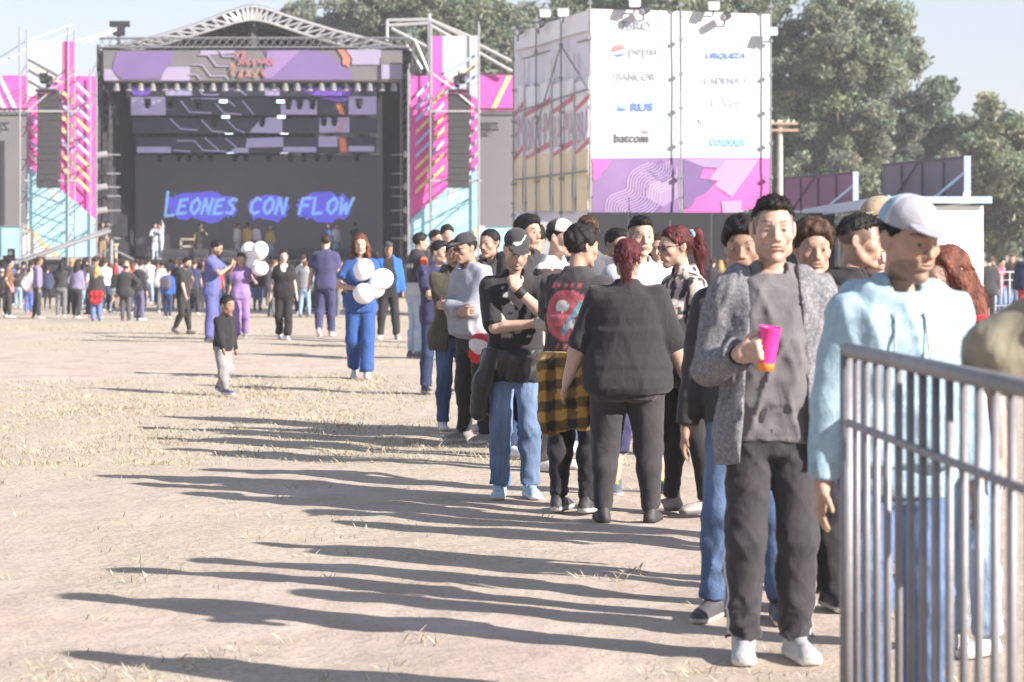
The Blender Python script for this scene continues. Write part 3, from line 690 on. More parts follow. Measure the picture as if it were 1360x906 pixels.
        if near and pants.get('name') in ('jeans', 'trousers', 'tracksuit_trousers', 'cargo_trousers'):
            for s in (1, -1):
                t_ = np.abs((P[:, 2]-.575*H)+1.15*(np.abs(P[:, 0])-.060*H)); c[(t_ < .006) & (P[:, 1] < 0) & (P[:, 2] > .50*H) & (P[:, 2] < .575*H)] *= .55
            c[(np.abs(P[:, 1]-.012) < .0042) & (np.abs(P[:, 0]) > .105)] *= .66; c[(np.abs(P[:, 0]) < .006) & (P[:, 2] > .46*H) & (P[:, 1] < 0)] *= .6
            if pants['name'] == 'jeans':
                bx_ = (np.abs(np.abs(P[:, 0])-.052*H) < .036*H) & (np.abs(P[:, 2]-.515*H) < .034*H) & (P[:, 1] > 0); inn = (np.abs(np.abs(P[:, 0])-.052*H) < .031*H) & (np.abs(P[:, 2]-.515*H) < .029*H); c[bx_ & ~inn] *= .6
                zn_ = vnoise(P[:, 0]*14, P[:, 1]*14, P[:, 2]*7, seed); c *= (.86+.28*zn_)[:, None]
        if pants.get('cf'): c = pants['cf'](P, c, H)
        link_mesh(pants.get('name', 'trousers'), P, F, CM(pants.get('m', 'cloth')), root, True, c)
    if shoes:
        for s in (1, -1):
            hp, kn, an, fy, lift = legj[s]; h = H/1.73*(1 if build not in ('f', 'hf') else .92)*shoes.get('k', 1)
            Mf = rotz(fy) @ (rotx(R(22)) if lift else np.eye(3))
            base = an+A([0, 0, -.045*H])
            if lift: base = an+Mf @ A((0, 0, -.045*H))
            f = lambda p: base+Mf @ (A(p)*h)
            pr = [Bx(f((0, -.055, .014)), A((.026, .112, .004))*h, .016*h, Mf, k=.01), El(f((0, -.150, .030)), A((.044, .050, .030))*h, Mf, k=.02), El(f((0, .045, .040)), A((.038, .044, .042))*h, Mf, k=.02),
                  Rc(f((0, .020, .060)), .038*h, f((0, -.120, .036)), .036*h, k=.02), Rc(f((0, .022, .06)), .040*h, f((0, .020, shoes.get('hi', .088))), .042*h, k=.02)]
            P, F = mesh_field(pr, v*.85, [lambda X_, Y_, Z: .0015-(Z if not lift else Z*0+1)])
            q_ = (P-base) @ Mf/h
            c = np.tile(A(shoes['c']), (len(P), 1)); c[q_[:, 2] < .026] = A(shoes.get('sole', (.6, .58, .55)))
            if shoes.get('lace') is not None:
                m_ = (np.abs(q_[:, 0]) < .018) & (q_[:, 1] < -.02) & (q_[:, 1] > -.11) & (q_[:, 2] > .05) & (np.sin(q_[:, 1]*300) > -.2); c[m_] = A(shoes['lace'])
            link_mesh('shoe', P, F, CM(shoes.get('m', 'leather')), root, True, c)
    if top: upper(top.get('name', 'shirt'), top)
    if jacket: upper(jacket.get('name', 'jacket'), jacket)
    if cap:
        cm = CM('cloth'); k_ = 1.0
        pr = [El(hp_((0, .010, .048)), A((.086, .106, .088))*hs, Mh, k=.02)]
        n = unit((0, -.10, 1)); n = Mh @ n; o = hp_((0, 0, .046))
        P, F = mesh_field(pr, vh, [lambda X_, Y_, Z: -((X_-o[0])*n[0]+(Y_-o[1])*n[1]+(Z-o[2])*n[2])])
        Mb = Mh @ rotx(R(cap.get('bp', 14))); bk = -1 if cap.get('back') else 1
        br = mesh_field([El(hp_((0, -.100*bk, .053)), A((.072, .080, .0075))*hs, Mb, k=.01)], vh*.9, [lambda X_, Y_, Z: ((X_-hc[0])*Mh[0, 1]+(Y_-hc[1])*Mh[1, 1]+(Z-hc[2])*Mh[2, 1])*bk+.066*hs])
        q_ = (P-hc) @ Mh/hs; c = np.tile(A(cap['c']), (len(P), 1))
        if cap.get('cf'): c = cap['cf'](q_, c)
        rt = link_mesh('cap', P, F, cm, root, True, c)
        cb = np.tile(A(cap.get('brim', cap['c'])), (len(br[0]), 1))
        link_mesh('brim', br[0], br[1], cm, rt, True, cb)
    if glasses is not None:
        mb_ = []
        pr = []
        for s in (1, -1):
            pr += [El(hp_((s*.032, -.098, .004)), A((.025, .007, .017))*hs, Mh @ rotz(R(s*12)), k=.004), Rc(hp_((s*.052, -.090, .010)), .004*hs, hp_((s*.078, .010, .006)), .004*hs, k=.004)]
        pr.append(Rc(hp_((-.012, -.106, .008)), .0035*hs, hp_((.012, -.106, .008)), .0035*hs, k=.004))
        P, F = mesh_field(pr, max(vh*.7, .0036)); link_mesh('glasses', P, F, mat('dark_lens', glasses, .12, 0, .05, spec=.6), root, True)
    J = dict(H=H, X=X, Y=Y, g=g, hp_=hp_, arm=arm, legj=legj, up=up, v=v, root=root, trunk=trunk, garment=garment, hs=hs, leg_prims=leg_prims, Mh=Mh, kz=kz,
             world=lambda p: Vector((X, Y, g))+Matrix.Rotation(R(yaw), 3, 'Z') @ Vector(p))
    return J
def CM(n):
    return {'cloth': lambda: vmat('cloth', .88, .10, 22, .18, 260, sheen=.12, wrinkle=.3), 'denim': lambda: vmat('denim', .9, .16, 40, .5, 400, stretch=(1, 1, .25), speck=.12, spscale=300, wrinkle=.35),
            'tweed': lambda: vmat('tweed', .95, .25, 60, .8, 260, speck=.24, spscale=110, wrinkle=.3), 'knit': lambda: vmat('knit', .95, .10, 30, .3, 320, speck=.10, wrinkle=.25), 'shiny': lambda: vmat('shell_fabric', .45, .10, 12, .3, 90, spec=.4),
            'leather': lambda: vmat('shoe_leather', .6, .15, 40, .25, 160, spec=.4)}[n]()
# ------------------------------------------------------------------ ground
def dirt_mask(x, y):
    """0 bare dirt .. 1 straw cover"""
    n = vnoise(x*.35+9, y*.16, x*0, 3)*.6+vnoise(x*1.1, y*.45+4, x*0, 4)*.4
    b = np.interp(y, [0, 8.6, 9.2, 10, 13, 15.5, 18.5, 21, 25, 28, 31, 34, 37, 60, 120], [.7, .62, .36, .08, .12, .20, .46, .70, .68, .48, .36, .5, .72, .76, .72])
    b = b*np.interp(x, [-6, -1, 1.5, 6], [1, 1, .85, .8])
    return np.clip((b-.5)*1.5+(n-.5)*2.4+.5, 0, 1)
def make_ground():
    ys = np.concatenate([np.arange(-8, 5, 1.0), np.arange(5, 14, .12), np.arange(14, 30, .2), np.arange(30, 70, .5), np.arange(70, 140, 4), [150, 180, 220, 280, 360, 480, 650, 900]])
    xs = np.concatenate([[-700, -400, -200, -110, -70], np.arange(-45, -14, 1.2), np.arange(-14, -4, .5), np.arange(-4, 4.5, .12), np.arange(4.5, 16, .5), np.arange(16, 45, 2), [70, 110, 200, 400, 700]])
    X, Y = np.meshgrid(xs, ys, indexing='ij')
    Z = np.interp(Y, [0, 12, 20, 28, 40, 45, 66, 110, 200, 400], [0, 0, .02, .06, .10, .09, -.28, -.40, -.4, -.4])
    m = dirt_mask(X, Y)
    near = np.clip((60-Y)/20, 0, 1)*np.clip((45-np.abs(X))/10, 0, 1)
    Z = Z+near*((vnoise(X*1.3, Y*1.0, X*0, 11)-.5)*.035+(vnoise(X*4, Y*3.2, X*0, 12)-.5)*.016+(vnoise(X*9, Y*9, X*0, 13)-.5)*.007)-.006
    C = np.stack([m, m, m], -1).reshape(-1, 3)
    nx, ny = X.shape; idx = np.arange(nx*ny).reshape(nx, ny)
    F = np.stack([idx[:-1, :-1], idx[1:, :-1], idx[1:, 1:], idx[:-1, 1:]], -1).reshape(-1, 4)
    V = np.stack([X, Y, Z], -1).reshape(-1, 3)
    m_ = bpy.data.materials.new('dirt_and_straw'); m_.use_nodes = True; t = m_.node_tree; b = t.nodes['Principled BSDF']; b.inputs['Roughness'].default_value = .95; b.inputs['Specular IOR Level'].default_value = .15
    tc = t.nodes.new('ShaderNodeTexCoord'); at = t.nodes.new('ShaderNodeAttribute'); at.attribute_name = 'Col'
    def noise(sc_, det=6, rough=.6, st=None):
        n = t.nodes.new('ShaderNodeTexNoise'); n.inputs['Scale'].default_value = sc_; n.inputs['Detail'].default_value = det; n.inputs['Roughness'].default_value = rough
        if st:
            mp = t.nodes.new('ShaderNodeMapping'); mp.inputs['Scale'].default_value = st; t.links.new(tc.outputs['Object'], mp.inputs[0]); t.links.new(mp.outputs[0], n.inputs['Vector'])
        else: t.links.new(tc.outputs['Object'], n.inputs['Vector'])
        return n
    def ramp(src, stops):
        r = t.nodes.new('ShaderNodeValToRGB'); e = r.color_ramp.elements
        while len(e) < len(stops): e.new(.5)
        for q, (p, c) in zip(e, stops): q.position = p; q.color = (*c, 1)
        t.links.new(src, r.inputs[0]); return r
    n1 = noise(1.6, 8, .65); d = ramp(n1.outputs[0], [(.28, (.38, .302, .252)), (.5, (.49, .405, .345)), (.72, (.58, .495, .43))])
    n2 = noise(34, 5, .7); g = ramp(n2.outputs[0], [(.3, (.26, .21, .155)), (.5, (.475, .405, .32)), (.7, (.58, .51, .42))])
    n3 = noise(14, 6, .75)
    ad = t.nodes.new('ShaderNodeMath'); ad.operation = 'MULTIPLY_ADD'; ad.inputs[1].default_value = 1.5; ad.inputs[2].default_value = -.75; t.links.new(n3.outputs[0], ad.inputs[0])
    a2 = t.nodes.new('ShaderNodeMath'); a2.operation = 'ADD'; a2.use_clamp = True; t.links.new(ad.outputs[0], a2.inputs[0]); t.links.new(at.outputs['Color'], a2.inputs[1])
    mx = t.nodes.new('ShaderNodeMix'); mx.data_type = 'RGBA'; t.links.new(a2.outputs[0], mx.inputs[0]); t.links.new(d.outputs[0], mx.inputs[6]); t.links.new(g.outputs[0], mx.inputs[7])
    n5 = noise(60, 2, .5); sp = ramp(n5.outputs[0], [(.30, (.45, .42, .40)), (.37, (1, 1, 1))])    # pebbles and crumbs
    m2 = t.nodes.new('ShaderNodeMix'); m2.data_type = 'RGBA'; m2.blend_type = 'MULTIPLY'; m2.inputs[0].default_value = .6
    t.links.new(mx.outputs[2], m2.inputs[6]); t.links.new(sp.outputs[0], m2.inputs[7]); t.links.new(m2.outputs[2], b.inputs['Base Color'])
    n4 = noise(26, 8, .72); bp = t.nodes.new('ShaderNodeBump'); bp.inputs['Strength'].default_value = .6; bp.inputs['Distance'].default_value = .035
    vo = t.nodes.new('ShaderNodeTexVoronoi'); vo.inputs['Scale'].default_value = 7; vo.inputs['Randomness'].default_value = 1; t.links.new(tc.outputs['Object'], vo.inputs['Vector'])
    b9 = t.nodes.new('ShaderNodeBump'); b9.inputs['Strength'].default_value = .35; b9.inputs['Distance'].default_value = .03; t.links.new(vo.outputs[0], b9.inputs['Height']); t.links.new(b9.outputs[0], bp.inputs['Normal'])
    t.links.new(n4.outputs[0], bp.inputs['Height']); t.links.new(bp.outputs[0], b.inputs['Normal'])
    o = link_mesh('ground', V, F, m_, None, True, C); tag(o, 'pale trampled dirt field with patches of dry straw', None, None, 'structure')
make_ground()
def make_grass():
    rng = np.random.RandomState(5)
    P = []
    def scatter(n, y0, y1, x0f, x1f, thr, size, pw=1.0):
        y = y0+(y1-y0)*rng.rand(n)**pw; x = (x0f+(x1f-x0f)*rng.rand(n))/FPX*y
        m = dirt_mask(x, y); k = rng.rand(n) < np.clip((m-thr)/(1-thr), 0, 1)**1.3
        # tufts
        x, y = x[k], y[k]; q = vnoise(x*5, y*5, x*0, 77) > .42; x, y = x[q], y[q]
        P.append(np.stack([x, y, size*(.55+.9*rng.rand(len(x)))*(1+.8*(rng.rand(len(x)) > .96))], 1))
    scatter(60000, 17.2, 29, -760, 560, .22, .034)
    scatter(24000, 29, 60, -760, 500, .35, .040)
    scatter(5000, 9.2, 18, -720, 560, .5, .022)
    scatter(9000, 7.6, 9.6, -720, 700, .3, .030)
    # loose single straws and little tufts on the bare dirt
    for _ in range(90):
        y = 8.4+11*rng.rand(); x = (-720+1250*rng.rand())/FPX*y; n = rng.randint(2, 14)
        P.append(np.stack([x+rng.randn(n)*.03, y+rng.randn(n)*.03, .025+.05*rng.rand(n)], 1))
    P = np.concatenate(P); n = len(P)
    a = rng.rand(n)*6.283; ln = P[:, 2]; tilt = .55+.95*rng.rand(n)**.6; wv = .0010+.0016*rng.rand(n)+P[:, 1]*.00007
    z0 = np.interp(P[:, 1], [0, 12, 20, 28, 40, 45, 66, 110], [0, 0, .02, .06, .10, .09, -.28, -.40])-.014
    dx, dy = np.cos(a)*np.sin(tilt)*ln, np.sin(a)*np.sin(tilt)*ln; dz = np.cos(tilt)*ln+.016
    px, py = -np.sin(a)*wv, np.cos(a)*wv
    b = np.stack([P[:, 0], P[:, 1], z0], 1)
    v = np.stack([b+np.stack([px, py, 0*px], 1), b-np.stack([px, py, 0*px], 1), b+np.stack([dx*.5-px*.7, dy*.5-py*.7, dz*.62], 1), b+np.stack([dx, dy, dz], 1)], 1).reshape(-1, 3)
    i = np.arange(n)*4; f = np.stack([i, i+1, i+2, i+3], 1)
    base = A([(.47, .40, .295), (.40, .335, .24), (.52, .45, .345), (.27, .25, .15), (.24, .19, .13)])[rng.choice(5, n, p=[.36, .27, .2, .09, .08])]
    c = np.repeat(base*(.8+.4*rng.rand(n, 1)), 4, 0)
    o = link_mesh('dry_grass', v, f, vmat('straw', .9, .1, 30, .0, 50), None, False, c)
    tag(o, 'short dry straw and grass tufts on the dirt field', 'grass', None, 'stuff')
make_grass()

# ------------------------------------------------------------------ materials of the place
STEEL = mat('galvanised_steel', (.27, .275, .29), .5, .5, .12, 9); DARKST = mat('dark_steel', (.05, .05, .055), .5, .5, .2, 8)
ALU = mat('aluminium', (.50, .50, .51), .45, .4, .08, 5); BLACKCL = mat('black_drape', (.022, .022, .028), .95, 0, .3, 1.5, .4, 3)
SKIRT = mat('stage_skirt', (.035, .035, .042), .9, 0, .25, 1.0, .3, 3)
PINK = mat('pink_print', (.72, .10, .40), .7, 0, .06, 1.5, .35, 1.2); WHITE = mat('white_print', (.56, .555, .57), .7, 0, .04, 1.2, .35, 1.0)
LBLUE = mat('light_blue_print', (.34, .62, .74), .7, 0, .07, .9, .5, .9); SKYB = mat('stripe_blue', (.42, .50, .76), .7, 0, .06, 2); YEL = mat('stripe_yellow', (.80, .55, .26), .7, 0, .06, 2)
GREYP = mat('grey_print', (.145, .138, .145), .75, 0, .07, 1.5); PURP = mat('purple_print', (.16, .108, .26), .7, 0, .08, .9); LILAC = mat('lilac_print', (.30, .265, .385), .7, 0, .07, 1); ORANGE = mat('orange_print', (.42, .17, .12), .7, 0, .08, 2)
REDP = mat('red_print', (.30, .13, .16), .7, 0, .1, 2); ORG2 = mat('salmon_print', (.30, .165, .135), .7, 0, .1, 2)
LEDG = mat('led_panel_grey', (.17, .165, .172), .5, 0, .05, .7)
LEDS = mat('led_screen_dark', (.085, .082, .09), .45, 0, .08, .6, emit=(.030, .028, .034), estr=.4)
LEDSTRIP = mat('led_strip_dark', (.02, .02, .026), .5, 0, .2, 2, emit=(.008, .008, .014), estr=1)
LEDLILAC = mat('led_lilac', (.2, .18, .28), .5, 0, .1, 2, emit=(.22, .20, .34), estr=.4); LEDPURP = mat('led_purple', (.1, .05, .25), .5, 0, .1, 2, emit=(.10, .045, .30), estr=.4); LEDOR = mat('led_orange', (.3, .12, .08), .5, 0, .1, 2, emit=(.42, .12, .06), estr=.35)
LEDBLUE = mat('led_text_splash', (.1, .1, .4), .5, 0, .3, 1.2, emit=(.085, .075, .52), estr=.5); LEDCYAN = mat('led_text', (.2, .4, .6), .5, 0, .2, 3, emit=(.14, .26, .52), estr=.6)
LAMPW = mat('lit_lamp', (.8, .8, .8), .3, 0, .02, 2, emit=(.75, .95, 1.0), estr=1.6)
SPKR = mat('speaker_grille', (.045, .043, .045), .6, 0, .15, 30, .5, 90)
WOODW = mat('cream_box', (.55, .48, .36), .7, 0, .1, 4)
def flat(parent, pts, Y, m, name='print', d=.03):
    return MB().slab([W(x, y, Y) for x, y in pts], (0, d, 0)).build(name, m, parent)
def ribbon_px(pts, w):
    """centre line in pixels to a list of quads"""
    out = []
    for (x0, y0), (x1, y1) in zip(pts[:-1], pts[1:]):
        l = math.hypot(x1-x0, y1-y0); nx, ny = -(y1-y0)/l*w/2, (x1-x0)/l*w/2
        ex, ey = (x1-x0)/l*w*.3, (y1-y0)/l*w*.3
        out.append([(x0+nx-ex, y0+ny-ey), (x1+nx+ex, y1+ny+ey), (x1-nx+ex, y1-ny+ey), (x0-nx-ex, y0-ny-ey)])
    return out
def lines(parent, plist, w, Y, m, name='print_line'):
    mb = MB()
    for k, pts in enumerate(plist):
        for j, q in enumerate(ribbon_px(pts, w)): mb.slab([W(x, y, Y-.004*(j % 2)) for x, y in q], (0, .02, 0))
    return mb.build(name, m, parent)
def truss_mb(mb, a, b, wd=.4, bays=10, r=.03, up=Vector((0, 0, 1)), n=5):
    a, b = Vector(a), Vector(b); d = (b-a).normalized(); s = d.cross(up).normalized()*wd/2; u = s.cross(d).normalized()*wd/2
    c = [s+u, -s+u, -s-u, s-u]
    for q in c: mb.tube(a+q, b+q, r, n)
    for i in range(bays):
        p0, p1 = a.lerp(b, i/bays), a.lerp(b, (i+1)/bays)
        for j in range(4): mb.tube(p0+c[j], p1+c[(j+1) % 4], r*.55, 4)
    return mb

# ------------------------------------------------------------------ the stage
YS = 110.0
st = empty('concert_stage', W(340, 345, YS)); tag(st, 'large open-air concert stage with arched truss roof, printed header and black drapes', 'stage')
zdeck = W(0, 345, YS).z
dk = MB(); dk.box(((W(-60, 0, YS).x+W(640, 0, YS).x)/2, YS+7, (zdeck-.45)/2), (W(640, 0, YS).x-W(-60, 0, YS).x, 14, zdeck+.45)); dk.build('deck', SKIRT, st)
lip = MB(); lip.box(((W(-60, 0, YS).x+W(640, 0, YS).x)/2, YS-.06, zdeck-.05), (W(640, 0, YS).x-W(-60, 0, YS).x, .1, .12)); lip.build('deck_edge', DARKST, st)
# drapes with folds, left and right, and the back wall
def drape(pts, z0, z1, fold=.12, n=60):
    v = []; f = []
    L = [0]
    for a, b in zip(pts[:-1], pts[1:]): L.append(L[-1]+math.hypot(b[0]-a[0], b[1]-a[1]))
    for i in range(n+1):
        t = L[-1]*i/n; k = max(j for j in range(len(L)) if L[j] <= t+1e-6); k = min(k, len(pts)-2); q = (t-L[k])/(L[k+1]-L[k])
        x = pts[k][0]+(pts[k+1][0]-pts[k][0])*q; y = pts[k][1]+(pts[k+1][1]-pts[k][1])*q
        dx, dy = pts[k+1][0]-pts[k][0], pts[k+1][1]-pts[k][1]; l = math.hypot(dx, dy)
        o = fold*math.sin(t*5+math.sin(t*1.7)); v += [(x-dy/l*o, y+dx/l*o, z0), (x-dy/l*o, y+dx/l*o, z1)]
    for i in range(n): f.append((2*i, 2*i+2, 2*i+3, 2*i+1))
    return v, f
def Xp(x, Y): return (x-CX)/FPX*Y
ztop = W(0, 66, YS).z
for sgn, xf, xb in ((-1, 134, 178), (1, 543, 507)):
    v, f = drape([(Xp(xf, YS), YS+.5), (Xp(xf+sgn*-4, YS), YS+4), (Xp(xb, 118.6), 118.6)], zdeck, ztop)
    link_mesh('side_drape', v, f, BLACKCL, st, True).location = -Vector(st.location)
v, f = drape([(Xp(130, 122), 122), (Xp(550, 122), 122)], zdeck, ztop+1, .1, 120)
link_mesh('back_drape', v, f, BLACKCL, st, True).location = -Vector(st.location)
# arched roof
arch = [(135, 68), (152, 63), (189, 54), (215, 47), (258, 34), (295, 19.5), (318, 11.5), (335, 8.5), (352, 11.5), (375, 19.5), (411, 31), (448, 42), (484, 51), (525, 62), (545, 68)]
rf = MB()
for (x0, y0), (x1, y1) in zip(arch[:-1], arch[1:]):
    a, b = W(x0, y0, YS-.6), W(x1, y1, YS-.6); c = Vector((b.x, 123, b.z)); d = Vector((a.x, 123, a.z)); rf.slab([a, b, c, d], (0, 0, .1))
rf.build('roof', mat('roof_fabric', (.16, .155, .165), .8, 0, .15, .8, .3, 2), st)
gb = MB(); gb.slab([W(x, y, YS-.6)+Vector((0, 123-YS+.6, 0)) for x, y in arch], (0, .1, 0)); gb.build('rear_gable', mat('gable_fabric', (.11, .105, .115), .85, 0, .2, .6), st)
for k, Yt in enumerate((YS-.7, YS+3, YS+7)):
    mb = MB(); wt = .05 if k == 0 else .04
    top_ = [W(x, y, YS-.7) for x, y in arch[1:-1]]; top_ = [Vector((p.x, Yt, p.z)) for p in top_]
    bot = [W(x, y, YS-.7) for x, y in [(175, 67), (206, 62), (240, 52), (280, 40), (312, 30), (326, 27), (335, 26), (344, 27), (358, 30), (388, 40), (424, 52), (462, 62), (498, 67)]]; bot = [Vector((p.x, Yt+.05, p.z)) for p in bot]
    mb.path(top_, wt*1.25, 6); mb.path(bot, wt*1.25, 6)
    N = 30
    def at_(path, t):
        t = t*(len(path)-1); i = min(int(t), len(path)-2); return path[i].lerp(path[i+1], t-i)
    for i in range(N):
        mb.tube(at_(top_, i/N), at_(bot, (i+.5)/N), wt, 5); mb.tube(at_(bot, (i+.5)/N), at_(top_, (i+1)/N), wt, 5)
    mb.build('arch_truss', ALU if k == 0 else STEEL, st)
mb = MB(); truss_mb(mb, W(131, 57, YS-.9), W(545, 57, YS-.9), .42, 40, .035); mb.build('header_truss', STEEL, st)
mb = MB()
for i in range(12):
    x = 150+i*34; mb.tube(W(x, 62, YS-.5), Vector((W(x, 62, YS).x, 121, W(x, 62, YS).z)), .05, 5)
mb.tube(W(335, 24, YS), W(335, 66, YS), .28, 8); mb.build('roof_purlins', DARKST, st)
# columns
for xc in (139, 540):
    mb = MB(); truss_mb(mb, W(xc, 345, YS), W(xc, 60, YS), .55, 26, .04, Vector((0, 1, 0))); mb.build('tower_truss', DARKST, st)
# printed header
YF = YS-1.0
hd_ = flat(st, [(137, 66), (534, 66), (534, 107), (137, 107)], YF, GREYP, 'header_banner', .15)
Yp = YF-.03
flat(st, [(155, 69), (232, 68), (227, 82), (212, 104), (162, 106), (148, 93)], Yp, PURP, 'print')
flat(st, [(138, 92), (147, 92), (158, 107), (138, 107)], Yp, LILAC, 'print'); flat(st, [(222, 89), (252, 89), (252, 107), (213, 107), (216, 98)], Yp, LILAC, 'print')
flat(st, [(350, 67), (412, 66.5), (440, 72), (458, 92), (467, 94), (467, 106), (346, 106.5), (362, 92)], Yp, PURP, 'print')
flat(st, [(355, 67), (400, 67), (360, 104), (350, 104)], Yp-.03, mat('mauve_print', (.23, .155, .33), .7, 0, .08, 1), 'print')
flat(st, [(448, 66), (457, 66), (466, 78), (463, 89), (455, 85), (455, 76)], Yp-.03, ORANGE, 'print')
flat(st, [(459, 66), (506, 66), (506, 86), (467, 86), (468, 78)], Yp-.03, LILAC, 'print'); flat(st, [(506, 86), (534, 86), (534, 105), (506, 105)], Yp, LILAC, 'print')
flat(st, [(266, 67), (312, 67), (308, 71), (276, 73), (266, 73)], Yp, LILAC, 'print')
lines(st, [[(264, 73), (277, 73), (288, 88), (308, 88)], [(291, 67), (297, 75), (317, 75)], [(256, 86), (269, 86), (280, 101), (300, 101), (303, 105)], [(250, 99), (261, 99), (267, 106)]], 1.5, Yp-.04, LILAC)
# the two lines of brush lettering on the header, too blurred to read: short strokes
rg = random.Random(3)
def scribble(x0, x1, y0, y1, m, n):
    mb = MB(); ww = (x1-x0)/n
    for i in range(n):
        a = x0+i*ww
        for j in range(3):
            p = (a+rg.random()*ww*.5, y0+rg.random()*(y1-y0)*.4); q = (a+ww*(.5+rg.random()*.45), y1-rg.random()*(y1-y0)*.4)
            if rg.random() < .4: p, q = (p[0], q[1]), (q[0], p[1])
            for t in ribbon_px([p, q], 2.6): mb.slab([W(x, y, Yp-.07-.003*j-.01*(i % 2)) for x, y in t], (0, .003, 0))
    mb.build('print', m, st)
scribble(316, 367, 77, 87, REDP, 6); scribble(304, 356, 92, 103, ORG2, 5); scribble(312, 326, 67, 78, REDP, 2); scribble(303, 314, 83, 92, ORG2, 1)

# hung video strips behind the header
def strip(label, x0, x1, y0, y1, Y, pieces, lns=()):
    o = empty('video_strip', W((x0+x1)/2, y1, Y)); tag(o, label, 'led screen', 'video strips hung over the stage')
    flat(o, [(x0, y0), (x1, y0), (x1, y1), (x0, y1)], Y, LEDSTRIP, 'panel', .12)
    for pts, m in pieces: flat(o, pts, Y-.02, m, 'print')
    if lns: lines(o, lns, 1.6, Y-.05, LEDLILAC)
    mb = MB(); truss_mb(mb, W(x0-2, y0-2, Y+.3), W(x1+2, y0-2, Y+.3), .3, 30, .03); mb.build('hanging_truss', DARKST, o)
    return o
def qd(x0, y0, x1, y1): return [(x0, y0), (x1, y0), (x1, y1), (x0, y1)]
strip('topmost hung video strip with purple patches just under the printed header', 168, 500, 116, 128, 111.2,
      [([(172, 117), (203, 117), (196, 127), (178, 127)], LEDPURP), (qd(220, 118, 255, 127), LEDLILAC), (qd(352, 117, 371, 127), LEDLILAC), ([(388, 117), (468, 117), (464, 127.5), (420, 127.5)], LEDPURP)],
      [[(262, 118), (270, 126), (290, 126)], [(300, 118), (318, 119), (327, 127)]])
strip('second hung video strip, purple tongue and lilac blocks at its right end', 172, 502, 129, 153, 112.4,
      [(qd(174, 129, 220, 153), LEDLILAC), (qd(373, 133, 421, 152), LEDLILAC), (qd(463, 127, 500, 152), LEDLILAC), ([(424, 129.5), (466, 129.5), (461, 133), (450, 136)], LEDPURP), ([(446, 138), (453, 138), (458, 152), (451, 152)], LEDOR)],
      [[(240, 134), (252, 149), (280, 150)], [(287, 138), (297, 150), (320, 152)], [(322, 134), (336, 151)], [(254, 131), (300, 131), (312, 141)]])
strip('third hung video strip with orange zigzag between two lilac squares', 176, 502, 157, 177, 113.6,
      [([(331, 176), (348, 156), (375, 156), (375, 177)], LEDLILAC), (qd(424, 156, 464, 176), LEDLILAC), ([(457, 157), (463, 157), (452, 176), (444, 176)], LEDOR)],
      [[(226, 158), (240, 171), (262, 173)], [(268, 160), (282, 174), (300, 176)], [(302, 160), (314, 172), (325, 176)]])
strip('lowest hung video strip with a lilac lower edge above the big screen', 180, 500, 182, 203, 115.0,
      [(qd(182, 195, 227, 203), LEDLILAC), ([(328, 184), (376, 182), (376, 195), (326, 196)], LEDLILAC), (qd(376, 195.2, 420, 202), LEDLILAC), (qd(423, 181, 448, 195), LEDLILAC), ([(450, 182), (459, 184), (461, 202), (452, 202)], LEDOR), (qd(463, 194, 497, 201), LEDLILAC), ([(303, 203), (312, 196.5), (330, 196.5), (330, 203)], LEDLILAC)],
      [[(235, 187), (258, 187), (270, 200), (300, 201)], [(272, 183), (290, 199)], [(231, 200), (252, 201)], [(300, 184), (314, 196)]])
# lit lamp bars between the strips
for i, (x, y, Y) in enumerate([(297, 135, 112), (373, 135, 112), (300, 155.5, 113.2), (374, 155.5, 113.2), (304.5, 176.5, 114.6), (378, 176.5, 114.6), (306, 202, 116), (377.5, 202, 116)]):
    o = empty('strobe_light', W(x, y, Y)); tag(o, 'small lit white strobe bar under a hung video strip', 'stage light', 'lit strobe bars between the video strips')
    p = W(x, y, Y)
    MB(p).box(p, (.42, .16, .15)).build('housing', DARKST, o); MB(p).box(p+Vector((0, -.1, 0)), (.36, .05, .12)).build('lamp', LAMPW, o)
    MB(p).tube(p+Vector((0, .02, .07)), p+Vector((0, .02, .3)), .025, 5).build('bracket', DARKST, o)
# the big screen with its words
led = empty('video_wall', W(342, 341, 118)); tag(led, 'big dark video wall at the stage back showing blue brush lettering', 'led screen')
for i in range(9):
    for j in range(4):
        x0, x1 = 180+i*325/9, 180+(i+1)*325/9; y0, y1 = 206+j*135/4, 206+(j+1)*135/4
        flat(led, qd(x0+.03, y0+.03, x1-.03, y1-.03), 118+(.004 if (i+j) % 2 else 0), LEDS, 'panel', .14)
LET = {'L': [[(0, 0), (.05, 1), (.8, .95)]], 'E': [[(.75, .05), (.1, .1), (.0, 1), (.8, .95)], [(.05, .5), (.6, .46)]], 'O': [[(.5, 0), (.08, .3), (.08, .75), (.45, 1), (.8, .7), (.82, .25), (.5, 0)]],
       'N': [[(0, 1), (.12, 0), (.68, 1), (.8, 0)]], 'S': [[(.8, .1), (.4, 0), (.1, .25), (.7, .65), (.5, .97), (0, .9)]], 'C': [[(.8, .12), (.45, 0), (.08, .35), (.1, .8), (.45, 1), (.8, .86)]],
       'F': [[(.0, 1), (.12, .05), (.85, 0)], [(.08, .5), (.65, .45)]], 'W': [[(0, 0), (.12, 1), (.45, .35), (.62, 1), (1.0, 0)]]}
